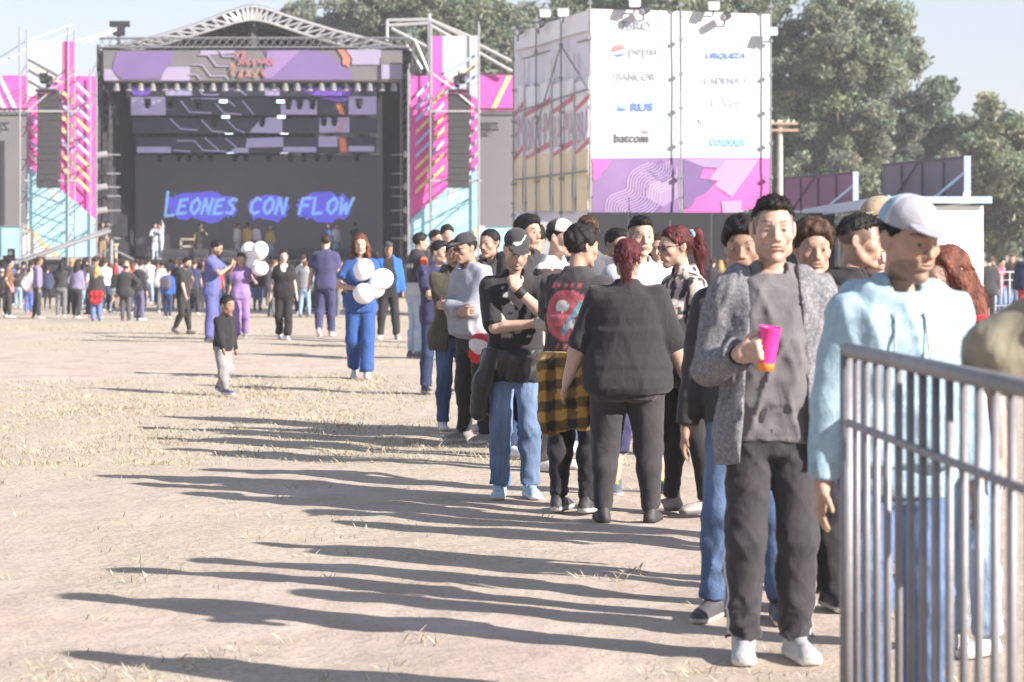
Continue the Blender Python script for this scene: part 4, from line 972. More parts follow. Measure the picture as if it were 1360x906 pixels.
def brush_word(word, x0, x1, y0, y1, first=1.0):
    n = len(word); wd = (x1-x0)/n; mb = MB(); k = 0
    for i, ch in enumerate(word):
        h = (y1-y0)*(first if i == 0 else 1); b = y1+(3 if i == 0 and first > 1 else 0)
        for stq in LET[ch]:
            pts = [(x0+i*wd+px_*wd*.86+(1-py_)*4.0, b-h+py_*h) for px_, py_ in stq]
            for q in ribbon_px(pts, 4.0):
                mb.slab([W(x, y, 117.94-.002*(k % 5)) for x, y in q], (0, .001, 0)); k += 1
    return mb.build('lettering', LEDCYAN, led)
def splash(x0, x1, y0, y1, sd):
    rr = random.Random(sd); pts = []; n = 34
    for i in range(n):
        a = 2*math.pi*i/n; rx = (x1-x0)/2*(1+.10*rr.uniform(-1, 1)); ry = (y1-y0)/2*(1+.26*rr.uniform(-1, 1))
        c, s_ = math.cos(a), math.sin(a); c = math.copysign(abs(c)**.55, c); s_ = math.copysign(abs(s_)**.7, s_)
        pts.append(((x0+x1)/2+rx*c, (y0+y1)/2+ry*s_))
    flat(led, pts, 117.97, LEDBLUE, 'splash', .01)
splash(222, 314, 257, 293, 1); splash(331, 382, 262, 293, 2); splash(395, 466, 259, 293, 3)
brush_word('LEONES', 219, 316, 264, 284, 1.6); brush_word('CON', 331, 383, 263, 284); brush_word('FLOW', 397, 468, 263, 284)

# spotlights along the header's lower edge and moving heads among the strips
def lamp_at(name, label, p, m, group, sc_=1.0, cone=True):
    o = empty(name, p); tag(o, label, 'stage light', group); p = Vector(p)
    if cone:
        MB(p).tube(p+Vector((0, 0, -.12))*sc_, p+Vector((0, -.08, -.50))*sc_, .11*sc_, 10, .19*sc_).build('lamp_can', m, o, False)
        MB(p).tube(p+Vector((0, -.08, -.501))*sc_, p+Vector((0, -.085, -.53))*sc_, .17*sc_, 10).build('lens', mat('lens_glass', (.5, .52, .55), .15, 0, .05), o)
    else:
        MB(p).tube(p+Vector((0, .06, -.28))*sc_, p+Vector((0, -.10, -.52))*sc_, .17*sc_, 10, .14*sc_).build('lamp_head', m, o); MB(p).box(p+Vector((0, 0, -.1))*sc_, Vector((.34, .28, .18))*sc_).build('base', DARKST, o)
    MB(p).box(p+Vector((-.2, 0, -.2))*sc_, Vector((.03, .05, .36))*sc_).box(p+Vector((.2, 0, -.2))*sc_, Vector((.03, .05, .36))*sc_).box(p+Vector((0, 0, -.02))*sc_, Vector((.43, .05, .04))*sc_).build('yoke', DARKST, o)
CAN = mat('polished_can', (.36, .35, .34), .3, .6, .1, 3)
mb = MB(); mb.tube(W(140, 108, YS-.8), W(532, 108, YS-.8), .05, 6); mb.build('lamp_pipe', STEEL, st)
for i in range(24):
    lamp_at('spotlight', 'silver spotlight can hanging along the lower edge of the printed header', W(155+i*16.0, 107.5, YS-.8), CAN if i % 3 != 1 else DARKST, 'spotlights under the stage header', .85)
for i, (x, y, Y) in enumerate([(196, 131, 112), (226, 131, 112), (262, 131, 112), (383, 132, 112), (398, 132, 112), (415, 132, 112), (477, 131, 112), (348, 155, 113.2), (430, 154, 113.2), (444, 154, 113.2), (284, 155, 113.2), (212, 201, 116), (237, 201, 116), (251, 201, 116), (266, 201, 116), (280, 201, 116), (312, 201, 116), (327, 201, 116), (357, 201, 116), (386, 201, 116), (404, 201, 116), (421, 201, 116), (437, 201, 116), (474, 201, 116)]):
    lamp_at('moving_head_light', 'small black moving head light hanging among the video strips', W(x, y, Y), DARKST, 'moving heads among the video strips', .8, False)
for sx, xs_ in ((1, 143), (-1, 536)):
    for k, y in enumerate((207, 232, 250, 262, 281, 300, 318)):
        p = W(xs_-sx*5, y, YS-.6); o = empty('floodlight', p); tag(o, 'cylindrical floodlight on the stage column '+('beside the camera crane' if sx > 0 else 'farther from the camera crane'), 'stage light', 'floodlights on the stage columns')
        MB(p).tube(p+Vector((-.3*sx, -.1, 0)), p+Vector((.15*sx, -.1, .08)), .15, 10).build('lamp_can', ALU if k % 2 == 0 else DARKST, o)
        MB(p).tube(p+Vector((.15*sx, -.08, .05)), p+Vector((.7*sx, .2, .05)), .035, 6).build('arm', STEEL, o)

# ------------------------------------------------------------------ PA towers with printed scrims, line arrays and side screens
def tower(mir, label, glab):
    f = (lambda x: x) if not mir else (lambda x: 672-x)
    YT = 107.5
    o = empty('scaffold_tower', (W(f(70), 0, YT).x, YT, -.4)); tag(o, label, 'scaffold tower', 'scaffold towers beside the stage')
    P = lambda pts: [(f(x), y) for x, y in pts]
    # banners, slightly billowed base sheets then prints
    dt = 48 if mir else 55
    flat(o, P([(36, dt), (99, dt), (99, 342), (36, 342)]), YT+.3, WHITE, 'banner', .05)
    flat(o, P([(100, 101), (127, 101), (127, 342), (100, 342)]), YT+.35, PINK, 'banner', .05)
    Yq = YT+.26
    flat(o, P([(84, dt), (98.5, dt), (98.5, 118), (84, 100)]), Yq, PINK); flat(o, P([(84, 100), (98.5, 118), (98.5, 270), (78, 250), (37, 225), (37, 132), (60, 118)]), Yq, PINK)
    flat(o, P([(37, 225), (62, 246), (78, 250), (98.8, 268), (98.8, 341), (37, 341)]), Yq-.02, LBLUE); flat(o, P([(100.3, 268), (126, 291), (126.8, 341), (100.3, 341)]), Yq-.02, LBLUE)
    flat(o, P([(62, 252), (77, 252), (76, 272)]), Yq-.04, WHITE); flat(o, P([(28, 300), (36, 300), (78, 341), (28, 341)]), Yq-.06, WHITE); flat(o, P([(32, 301), (36, 300), (80, 341), (73, 341)]), Yq-.08, YEL)
    def stripes(x0, x1, y0, y1, n, mats, wd, slope=.9):
        for k in range(n):
            y = y0+(y1-y0)*k/n; mm = mats[k % len(mats)]
            flat(o, P([(x0, y), (x1, y+(x1-x0)*slope), (x1, y+(x1-x0)*slope+wd), (x0, y+wd)]), Yq-.10-.004*(k % 3), mm, 'stripe', .006)
    stripes(102, 120, 108, 250, 9, [SKYB, SKYB, SKYB, YEL, SKYB, SKYB, YEL, YEL, YEL], 6, 1.0)
    stripes(82, 97, 118, 235, 7, [YEL, SKYB, YEL, YEL, SKYB, YEL, YEL], 6, 1.0)
    stripes(38, 82, 70, 112, 3, [mat('pale_blue_stripe', (.34, .42, .54), .7), mat('pale_sand_stripe', (.50, .43, .34), .7)], 4.5, .55)
    stripes(38, 49, 150, 235, 5, [SKYB, WHITE], 5, 1.0)
    # scaffold tubes
    for x in (36, 99, 128):
        mb = MB()
        for dy in (0, 1.6): mb.tube(Vector((W(f(x), 0, YT).x, YT-.1+dy-1.5, -.4)), Vector((W(f(x), 0, YT).x, YT-.1+dy-1.5, W(0, dt-15 if x != 128 else 96, YT).z)), .042, 6)
        for k in range(14):
            z = k*.72; xx = W(f(x), 0, YT).x; mb.tube((xx, YT-1.6, z), (xx, YT, z+.7 if k % 2 else z), .035, 5)
        mb.build('standard_tubes', STEEL, o)
    mb = MB()
    for a, b in (((33, 148), (103, 148)), ((33, 240), (103, 240)), ((37, 147), (72, 117)), ((72, 117), (98, 98))): MB().tube(W(f(a[0]), a[1], YT-1.5), W(f(b[0]), b[1], YT-1.5), .045, 6).build('ledger_tube', ALU, o)
    for k in range(8):
        y = 110+k*26; MB().tube(W(f(37), y, YT-.1), W(f(99), y+22, YT-.1), .022, 5).build('brace_tube', STEEL, o)
    # pink print over the side screen
    sp = empty('side_screen', (W(f(8), 0, YS).x, YS+.8, W(0, 342, YS).z)); tag(sp, glab, 'led screen', 'grey side screens of the stage')
    x0 = -45 if not mir else -20
    for i in range(3):
        for j in range(4):
            a, b = x0+(35-x0)*i/3, x0+(35-x0)*(i+1)/3; c, d = 148+38*j, 148+38*(j+1)
            flat(sp, P(qd(a, c, b-.05, d-.05)), YS+.8, LEDG, 'panel', .2)
    flat(sp, P(qd(x0, 100, 34.5, 147)), YS+.9, PINK, 'banner', .04); flat(sp, P(qd(x0, 300.5, 34.5, 342)), YS+.9, LBLUE, 'banner', .04)
    for k in range(4):
        flat(sp, P([(x0+12+k*14, 100.5), (x0+19+k*14, 100.5), (x0+19+k*14+22, 146), (x0+12+k*14+22, 146)]), YS+.86, [YEL, WHITE, SKYB, WHITE][k], 'stripe', .01) if x0+k*14+45 < 36 else None
    mb = MB(); truss_mb(mb, W(f(x0), 149, YS), W(f(36), 149, YS), .3, 12, .03); mb.build('screen_truss', DARKST, sp)
    # line array
    la = empty('line_array', W(f(63), 122, YT-1.6)); tag(la, 'tall black hanging loudspeaker column on the '+('tower next to the beer banner' if mir else 'tower by the camera crane'), 'loudspeaker', 'hanging loudspeaker columns')
    for k in range(14):
        a, b = W(f(49), 124+k*9, YT-1.6), W(f(77.5), 132.6+k*9, YT-1.6); c = (a+b)/2; c.y += .5-.5*(k/13)**2*.6
        MB(c).box(c, (abs(b.x-a.x), .75, abs(b.z-a.z))).build('speaker_box', SPKR, la)
    p = W(f(63), 121, YT-1.2); MB(p).box(p, (.9, .9, .12)).tube(p, p+Vector((0, 0, .9)), .04, 5).box(p+Vector((0, 0, .5)), (.35, .35, .35)).build('rigging_frame', DARKST, la)
    # spotlights on the tower front
    for x, y in ((57, 97), (65, 102)):
        lamp_at('tower_spotlight', 'small dark spotlight fixed above the loudspeaker column on the '+('tower by the beer banner' if mir else 'tower by the camera crane'), W(f(x), y, YT-1.4), DARKST, 'spotlights on the scaffold towers', .8, False)
tower(False, 'scaffold tower with pink, white and light blue printed scrim next to the camera crane', 'grey side video screen partly shaded by the loudspeaker column near the camera crane')
tower(True, 'scaffold tower with pink, white and light blue scrim between stage and beer banner', 'narrow grey side video screen between the scaffold tower and the beer banner')
# guy wires, masts and the upper bars
o = empty('cable_mast', (W(158, 0, YS).x, YS+1, W(0, 60, YS).z)); tag(o, 'short dark camera mast standing on the header corner with cables', 'mast')
p = W(158, 60, YS+1); MB(p).tube(p, W(158, 36, YS+1), .09, 6).box(W(158, 40, YS+1), (.5, .4, .5)).box(W(159, 32, YS+1), (.9, .3, .25)).tube(W(150, 44, YS+1), W(168, 30, YS+1), .04, 5).build('mast', DARKST, o)
mb = MB(p)
for a, b in (((34, 55), (-30, 95)), ((34, 55), (98, 32)), ((-10, 90), (34, 66)), ((100, 55), (155, 37)), ((110, 58), (155, 40)), ((36, 70), (99, 40))): mb.tube(W(a[0], a[1], YS-2), W(b[0], b[1], YS-1), .022, 4)
mb.build('cables', STEEL, o)
o = empty('roof_outrigger', (W(545, 0, YS).x, YS, W(0, 60, YS).z)); tag(o, 'white steel outrigger frame with slanting bars above the tower by the beer banner', 'steel frame')
mb = MB()
for a, b in (((514, 27), (570, 26)), ((514, 34), (570, 31)), ((514, 27), (514, 55)), ((570, 18), (570, 110)), ((570, 26), (680, 82)), ((570, 33), (680, 95)), ((520, 38), (566, 62)), ((540, 60), (560, 92)), ((550, 52), (570, 98)), ((635, 45), (635, 60)), ((570, 26), (632, 52))): mb.tube(W(a[0], a[1], YS+.5), W(b[0], b[1], YS+.5), .075, 6)
mb.build('bars', ALU, o)
p = W(537, 85, YS-.2)
mb = MB()
for i in range(14): a, b = i*2*math.pi/14, (i+1)*2*math.pi/14; mb.tube(p+Vector((math.cos(a)*.5, 0, math.sin(a)*.6)), p+Vector((math.cos(b)*.5, 0, math.sin(b)*.6)), .12, 6)
mb.build('cable_coil', DARKST, o)
# camera crane
o = empty('camera_crane', (W(150, 0, 100).x, 100, gz(100))); tag(o, 'long grey camera crane arm slanting up in front of the stage', 'camera crane')
mb = MB(); mb.tube(W(12, 352, 98), W(158, 303, 100), .085, 8); mb.tube(W(30, 343, 98), W(156, 299, 100), .03, 6); mb.build('arm', STEEL, o)
MB().tube(Vector((W(148, 0, 100).x, 100, gz(100))), W(148, 306, 100), .08, 8).tube(W(118, 345, 100), W(148, 330, 100), .04, 6).tube(W(178, 345, 100), W(148, 330, 100), .04, 6).build('pedestal', STEEL, o)
MB().box(W(158, 305, 100), (.5, .5, .5)).box(W(163, 300, 100), (.35, .3, .9)).build('counterweight', DARKST, o); MB().box(W(12, 355, 98), (.5, .4, .4)).build('camera_head', DARKST, o)
# backline on the deck
def on_deck(name, label, cat, x, Y, parts, group=None):
    p = Vector((Xp(x, Y), Y, zdeck)); o = empty(name, p); tag(o, label, cat, group)
    for nm, m, boxes in parts:
        mb = MB(p)
        for c, s_ in boxes: mb.box(p+Vector(c), s_)
        mb.build(nm, m, o)
on_deck('amplifier_stand', 'cream coloured cabinet frame standing on the stage deck behind wedge monitors', 'stage box', 250, 114, [('frame', WOODW, [((-.32, 0, .5), (.08, .4, 1.0)), ((.32, 0, .5), (.08, .4, 1.0)), ((0, 0, .96), (.72, .4, .1)), ((0, 0, .62), (.72, .4, .08))]), ('shelf_box', DARKST, [((0, .02, .8), (.5, .35, .22))])])
on_deck('stool_stand', 'small cream stand with side lights near the stage column', 'stage box', 148, 112, [('frame', WOODW, [((-.22, 0, .35), (.06, .3, .7)), ((.22, 0, .35), (.06, .3, .7)), ((0, 0, .7), (.6, .35, .1))])])
rg = random.Random(9)
for i, x in enumerate((225, 240, 268, 305, 345, 385, 398, 420, 455, 492)):
    p = Vector((Xp(x, 111), 111, zdeck)); o = empty('stage_monitor', p); tag(o, 'black wedge stage monitor on the front edge of the deck', 'loudspeaker', 'wedge monitors along the stage front')
    w_ = .55+.25*rg.random()
    MB(p).slab([p+Vector((-w_/2, -.3, 0)), p+Vector((-w_/2, .3, 0)), p+Vector((-w_/2, .3, .5)), p+Vector((-w_/2, -.1, .42))], (w_, 0, 0)).build('cabinet', SPKR, o)
    MB(p).box(p+Vector((0, -.22, .24)), (w_*.8, .03, .2), rot=Matrix.Rotation(R(-25), 3, 'X')).build('grille', DARKST, o)
for i, x in enumerate((12, 52, 90, 118)):
    p = Vector((Xp(x, 109.0), 109.0, zdeck-.4)); o = empty('follow_lamp', p); tag(o, 'small black lamp case in front of the light blue banner foot', 'stage light', 'lamp cases by the blue banner')
    MB(p).box(p+Vector((0, 0, .35)), (.5, .3, .5)).box(p+Vector((.1, 0, .7)), (.3, .25, .4)).build('case', DARKST, o); MB(p).tube(p+Vector((.1, -.12, .7)), p+Vector((.1, -.2, .7)), .1, 8).build('lens', mat('lens_glass', (.5, .52, .55), .15), o)

# ------------------------------------------------------------------ sponsor tower
SA, SB, SC_ = Vector((2.245, 70, 0)), Vector((7.57, 71.0, 0)), Vector((0.0, 78.4, 0))
def plane_fn(a, b, off=0.):
    d = (b-a).normalized(); n = Vector((d.y, -d.x, 0))
    if n.y > 0: n = -n
    def f(x, y, o=0.):
        q = a+n*(off+o); r = Vector(((x-CX)/FPX, 1, -(y-HY)/FPX)); c = Vector((0, 0, HC)); t = (q-c).dot(n)/r.dot(n); return c+r*t
    f.n = n; return f
F = plane_fn(SA, SB); Lp = plane_fn(SC_, SA)
sp = empty('sponsor_tower', (4.5, 71, gz(70))); tag(sp, 'tall scaffold tower wrapped in white sponsor banner, purple foot and beer banner side', 'banner tower')
BANW = mat('white_banner', (.60, .595, .60), .7, 0, .025, .7, .55, .8)
def sheet_on(fn, pts, m, name, o=0., parent=sp):
    return MB().slab([fn(x, y, o) for x, y in pts], -fn.n*.012).build(name, m, parent)
def cloth_on(fn, corners, m, name, o=0., nx=24, ny=24, amp=.03, parent=sp, sd=1):
    """a slightly billowing banner sheet between four pixel corners (tl, tr, br, bl)"""
    v = []; f_ = []
    for j in range(ny+1):
        for i in range(nx+1):
            s_, t = i/nx, j/ny
            tl, tr, br, bl = corners; x = (tl[0]*(1-s_)+tr[0]*s_)*(1-t)+(bl[0]*(1-s_)+br[0]*s_)*t; y = (tl[1]*(1-s_)+tr[1]*s_)*(1-t)+(bl[1]*(1-s_)+br[1]*s_)*t
            w_ = amp*(math.sin(s_*math.pi)*math.sin(t*math.pi)*.8+.35*math.sin(s_*9+t*4+sd)*math.sin(t*7+sd))-amp*.6
            v.append(tuple(fn(x, y, o+w_)))
    for j in range(ny):
        for i in range(nx): k = j*(nx+1)+i; f_.append((k, k+1, k+nx+2, k+nx+1))
    ob = link_mesh(name, v, f_, m, parent, True); ob.location = -Vector(parent.location); return ob
cloth_on(F, [(785, 12), (902, 15), (903, 209), (786, 210)], BANW, 'banner', 0, sd=1); cloth_on(F, [(905, 15), (1022, 19), (1023, 210), (906, 209)], BANW, 'banner', 0, sd=2)
PURB = mat('purple_banner', (.20, .125, .27), .7, 0, .10, .9, .4, .8); LILB = mat('lilac_banner', (.29, .215, .36), .7, 0, .08, 1); PKB = mat('pink_banner', (.56, .11, .35), .7, 0, .06, .9, .4, .8); PKL = mat('pale_pink_banner', (.58, .25, .45), .7, 0, .05, 1); DKL = mat('dark_purple_banner', (.15, .09, .23), .7, 0, .08, 1)
cloth_on(F, [(786, 210.5), (903, 209.5), (902, 291), (787, 300)], PURB, 'banner', .0, sd=3, amp=.03); cloth_on(F, [(906, 209.5), (1023, 210.5), (1021, 275), (907, 289)], PKB, 'banner', .0, sd=4, amp=.03)
sheet_on(F, [(787, 212), (812, 212), (806, 222), (799, 228), (797, 236), (788, 240)], PKB, 'print', .020); sheet_on(F, [(862, 226), (878, 212), (899, 230), (880, 244)], DKL, 'print', .020); sheet_on(F, [(862, 244), (899, 232), (901, 262), (880, 275), (858, 262)], LILB, 'print', .020); sheet_on(F, [(835, 262), (858, 262), (880, 276), (862, 289), (838, 292)], DKL, 'print', .026)
sheet_on(F, [(907, 211), (955, 211), (950, 218), (935, 224), (930, 236), (955, 240), (936, 258), (926, 262), (918, 275), (908, 278)], DKL, 'print', .020); sheet_on(F, [(908, 211), (965, 211), (958, 224), (935, 222)], LILB, 'print', .026); sheet_on(F, [(962, 212), (1008, 212), (972, 262), (940, 240)], PKL, 'print', .020); sheet_on(F, [(958, 268), (985, 266), (984, 280), (960, 283)], PKL, 'print', .023)
mb = MB()
for k in range(13):   # fine contour lines printed over the purple foot
    pts = [(790+8*k*.8+t*4.2+5*math.sin(t*.9+k*.35)-k*1.2, 292-t*4.8+3*math.sin(t*.8+k*.5)) for t in range(17)]
    pts = [(x, y) for x, y in pts if 789 < x < 900 and 213 < y < 290]
    for q in ribbon_px(pts, .55): mb.slab([F(x, y, .030+.001*(k % 3)) for x, y in q], -F.n*.001)
mb.build('print_line', mat('contour_line', (.60, .50, .62), .7), sp)
def text_on(fn, s, box, m, o, name='lettering', shear=0., bold=0., parent=sp):
    cu = bpy.data.curves.new('t', 'FONT'); cu.body = s; cu.shear = shear; cu.offset = bold; cu.resolution_u = 3
    to = bpy.data.objects.new('t', cu); col.objects.link(to); dg = bpy.context.evaluated_depsgraph_get(); dg.update()
    me = bpy.data.meshes.new_from_object(to.evaluated_get(dg)); col.objects.unlink(to); bpy.data.objects.remove(to)
    c = A([v.co[:] for v in me.vertices]); lo, hi = c.min(0), c.max(0); x0, y0, x1, y1 = box
    vs_ = [tuple(fn(x0+(q[0]-lo[0])/(hi[0]-lo[0])*(x1-x0), y1-(q[1]-lo[1])/(hi[1]-lo[1])*(y1-y0), o)) for q in c]
    fs_ = [tuple(p.vertices) for p in me.polygons]
    ob = link_mesh(name, vs_, fs_, m, parent); ob.location = -Vector(parent.location); return ob
INK = mat('ink_dark', (.10, .10, .12), .7); INKG = mat('ink_grey', (.25, .27, .31), .7); INKL = mat('ink_pale', (.36, .37, .41), .7); INKB = mat('ink_blue', (.10, .18, .42), .7); INKSB = mat('ink_sky', (.20, .42, .62), .7); INKR = mat('ink_red', (.75, .18, .20), .7); INKP = mat('ink_pink', (.6, .28, .3), .7)
to = .024
text_on(F, 'ToRO', (824, 28, 864, 40), INKG, to, bold=.02)
text_on(F, 'pepsi', (835, 62, 873, 77), INKG, to, bold=.015); text_on(F, 'BANCOR', (819, 97, 871, 107.5), INKG, to, bold=.02); sheet_on(F, [(814, 98), (816.5, 97), (816.5, 112), (814.5, 112)], INKP, 'print', to)
text_on(F, 'RUS', (838, 136.5, 868, 148), INKB, to, bold=.045); text_on(F, 'batcom', (816, 177, 862, 189.5), INK, to, bold=.03)
text_on(F, 'URQUIZA', (937, 70, 990, 79), INKB, to, shear=.3, bold=.05); text_on(F, 'CADENA 3', (935, 102.5, 991, 112), INKG, to, bold=.02); text_on(F, 'LaVoz', (945, 130, 986, 143), INKL, to, bold=.03); text_on(F, 'CORDOBA', (943, 184, 991, 194), INKSB, to, bold=.06)
def disc(cx, cy, r, a0, a1, n=16): return [(cx+r*math.cos(R(a0+(a1-a0)*i/n)), cy+r*math.sin(R(a0+(a1-a0)*i/n))) for i in range(n+1)]
sheet_on(F, disc(822, 67, 8.6, 165, 345), INKR, 'print', to); sheet_on(F, disc(822, 67, 8.6, 20, 140), INKB, 'print', to)
for k in range(2): sheet_on(F, [(817+k, 141+k*4), (823, 139+k*4), (828, 141+k*4), (833, 139.5+k*4), (831, 143+k*4), (826, 144+k*4), (821, 142.5+k*4)], INKB if k else INKSB, 'print', to)
sheet_on(F, [(847, 170), (853, 174), (856, 173), (859, 175), (865, 171), (860, 178), (855, 176)], INKR, 'print', to)
sheet_on(F, disc(933, 160, 5, 60, 300)+disc(933, 160, 3.4, 300, 60), INKL, 'print', to); text_on(F, 'CENTRAL', (940, 157, 960, 160.5), INKL, to); text_on(F, 'SERVICIO', (940, 162, 960, 165), INKL, to)
# beer banner on the shaded side: tall glasses with tilted red lettering
BG = mat('beer_banner_lilac', (.78, .76, .84), .75, 0, .06, .5, .5, .6); BEER = mat('beer_gold', (.84, .70, .47), .75, 0, .08, .7); FOAM = mat('beer_foam', (.86, .85, .89), .75, 0, .04, .8); BRED = mat('beer_red', (.66, .24, .27), .75, 0, .08, 1)
cloth_on(Lp, [(681, 45), (782, 13), (783, 300), (681, 291)], BG, 'banner', 0, 30, 24, .10)
sheet_on(Lp, [(682, 46), (781, 15), (781, 40), (745, 50), (715, 60), (682, 66)], FOAM, 'print', .09)
for k, (x0, x1) in enumerate(((682, 695), (698, 731), (734, 761), (764, 782))):
    yb = lambda x, y: y-(x-682)*.10
    sheet_on(Lp, [(x0, yb(x0, 118)), (x1, yb(x1, 112)), (x1-1, yb(x1, 225)), (x0+1, yb(x0, 222))], FOAM, 'print', .10)
    sheet_on(Lp, [(x0+.5, yb(x0, 212)), (x1-.5, yb(x1, 207)), (x1-2, 252), (x1-1, 280), (x0+2, 281), (x0+1, 252)], BEER, 'print', .11)
    sheet_on(Lp, [(x0, yb(x0, 143)+8), (x1, yb(x1, 136)-2), (x1, yb(x1, 141)), (x0, yb(x0, 150)+7)], BRED, 'print', .125); sheet_on(Lp, [(x0, yb(x0, 204)+5), (x1, yb(x1, 194)-2), (x1, yb(x1, 199)), (x0, yb(x0, 210)+4)], BRED, 'print', .125)
    s_ = ('HM', 'BRAHM', 'RAHMA', 'BRA')[k]
    def fn(x, y, o, x0=x0, x1=x1): return Lp(x, y-(x-x0)/(x1-x0)*11-(x0-682)*.10, o)
    text_on(fn, s_, (x0+1, 160, x1-1, 203), mat('beer_lettering', (.62, .46, .54), .75), .128)
    sheet_on(Lp, [(x1+.5, yb(x1, 80)), (x1+2, yb(x1, 80)), (x1+1.8, 160), (x1+3, 240), (x1+1.5, 284), (x1, 284), (x1, 230)], WHITE, 'print', .12)
def post(fn, x, y0, y1, r, o=.2, n=6):
    a = fn(x, y1, o); b = fn(x, y0, o); a.z = gz(70); a.x, a.y = b.x, b.y; mb = MB(); mb.tube(a, b, r, n)
    z = .8
    while z < b.z: mb.box((b.x, b.y, z), (.13, .13, .09)); z += 1.0
    return mb
for fn, x, y0 in ((Lp, 682, 36), (Lp, 712, 22), (Lp, 745, 18), (F, 783.5, -6), (F, 904.5, 2), (F, 1023.5, 2)): post(fn, x, y0, 300, .028).build('scaffold_post', STEEL, sp)
mb = MB()
for y in (128, 225): mb.tube(Lp(682, y+(22 if y < 200 else 14), .25), Lp(782, y-(10 if y < 200 else -2), .25), .03, 5)
mb.tube(Lp(712, 170, .22), Lp(745, 60, .22), .025, 5); mb.tube(Lp(745, 60, .22), Lp(782, 120, .22), .025, 5); mb.build('scaffold_rail', STEEL, sp)
mb = MB()
for z in (1.0, 3.2, 5.4, 7.8):
    for a, b in ((SA, SB), (SC_, SA)): mb.tube((a.x, a.y+.25, z), (b.x, b.y+.25, z), .04, 5)
mb.tube((SB.x, SB.y+.2, 1), (SB.x, 78, 1), .04, 5); mb.tube((SB.x, SB.y+.2, 8), (SB.x, 78, 8), .04, 5); mb.tube((SB.x, 78, -.3), (SB.x, 78, 8.6), .04, 6); mb.build('scaffold_frame', STEEL, sp)
for i, (fn, x, y, big) in enumerate(((F, 843, 4, 1), (F, 855, 14, 0), (F, 948, 8, 1), (F, 963, 22, 0), (F, 1025, 42, 1), (Lp, 688, 42, 0), (Lp, 715, 33, 0), (Lp, 748, 17, 1), (Lp, 724, 18, 1))):
    p = fn(x, y, .35); o = empty('flood_lamp', p); tag(o, ('wide silver floodlight on the top edge of the sponsor tower' if big else 'small black spotlight clamped at the top edge of the sponsor tower'), 'floodlight', 'wide floodlights on the sponsor tower' if big else 'small spotlights on the sponsor tower')
    if big: MB(p).box(p, (.34, .12, .24), rot=Matrix.Rotation(R(-25), 3, 'X')).build('housing', ALU, o); MB(p).box(p+Vector((0, -.07, -.04)), (.3, .05, .2), rot=Matrix.Rotation(R(-25), 3, 'X')).build('lens', mat('lens_glass', (.5, .52, .55), .15), o)
    else: MB(p).tube(p+Vector((.1, .1, .05)), p+Vector((-.06, -.14, -.05)), .12, 10).build('lamp_can', DARKST, o); MB(p).tube(p+Vector((-.06, -.14, -.05)), p+Vector((-.07, -.15, -.055)), .1, 10).build('lens', mat('lens_glass', (.5, .52, .55), .15), o)
    MB(p).tube(p, p+Vector((0, .35, -.25)), .025, 5).build('bracket', DARKST, o)
# black hoarding below the banners
for k in range(6):
    x0 = 2.15+k*1.2; o = MB((x0, 69.4, gz(70))).box((x0+.6, 69.4+k*.12, 1.25), (1.18, .05, 3.0)).build('hoarding_panel', mat('black_hoarding', (.022, .022, .026), .6, 0, .2, 2))
    tag(o, 'black hoarding panel standing in a row below the sponsor tower', 'fence panel', 'black hoarding panels')

# ------------------------------------------------------------------ white booth with roof boards, pole, far barriers
bo = empty('white_booth', (10.5, 65, gz(65))); tag(bo, 'long white container booth with light blue eave and open serving side', 'booth')
WB = mat('booth_white', (.80, .80, .81), .55, 0, .03, 1.2); EAV = mat('booth_eave', (.45, .60, .70), .5, .2, .05, 2)
x0, x1, y0, y1, zt = Xp(1188, 58), Xp(1306, 58), 58, 78, W(0, 268, 58).z
MB().box(((x0+x1)/2, y0+.05, (zt-.2)/2-.05), (x1-x0, .1, zt+.1)).build('end_wall', WB, bo)
MB().box((x1-.05, (y0+y1)/2, zt/2-.1), (.1, y1-y0-.2, zt)).build('side_wall', WB, bo); MB().box(((x0+x1)/2, (y0+y1)/2, zt+.06), (x1-x0+.25, y1-y0+.3, .12)).build('roof', mat('booth_roof', (.55, .58, .62), .5, .3, .06, 2), bo)
MB().box((x0-.16, (y0+y1)/2, zt+.02), (.06, y1-y0+.3, .26)).build('eave', EAV, bo); MB().box(((x0+x1)/2, y0-.17, zt+.04), (x1-x0+.35, .04, .16)).build('eave', EAV, bo)
MB().box((x0+.05, (y0+y1)/2, .45), (.08, y1-y0-.3, 1.2)).build('counter', WB, bo); MB().box((x1-.4, (y0+y1)/2, zt/2), (.06, y1-y0-.4, zt-.3)).build('inner_wall', DARKST, bo)
for yy in (60.5, 64, 68, 72, 76): MB().box((x0+.03, yy, zt/2+.4), (.07, .07, zt-.9)).build('post', WB, bo)
for yy in np.linspace(59, 77, 7): MB().box(((x0+x1)/2, yy, zt+.13), (x1-x0, .03, .02)).build('roof_rib', EAV, bo)
BRD = mat('roof_board_grey', (.165, .145, .185), .6, 0, .08, 1.5); BRP = mat('roof_board_pink', (.27, .12, .22), .6, 0, .12, 1.0); BFR = mat('board_frame', (.46, .56, .68), .4, .4, .06, 3)
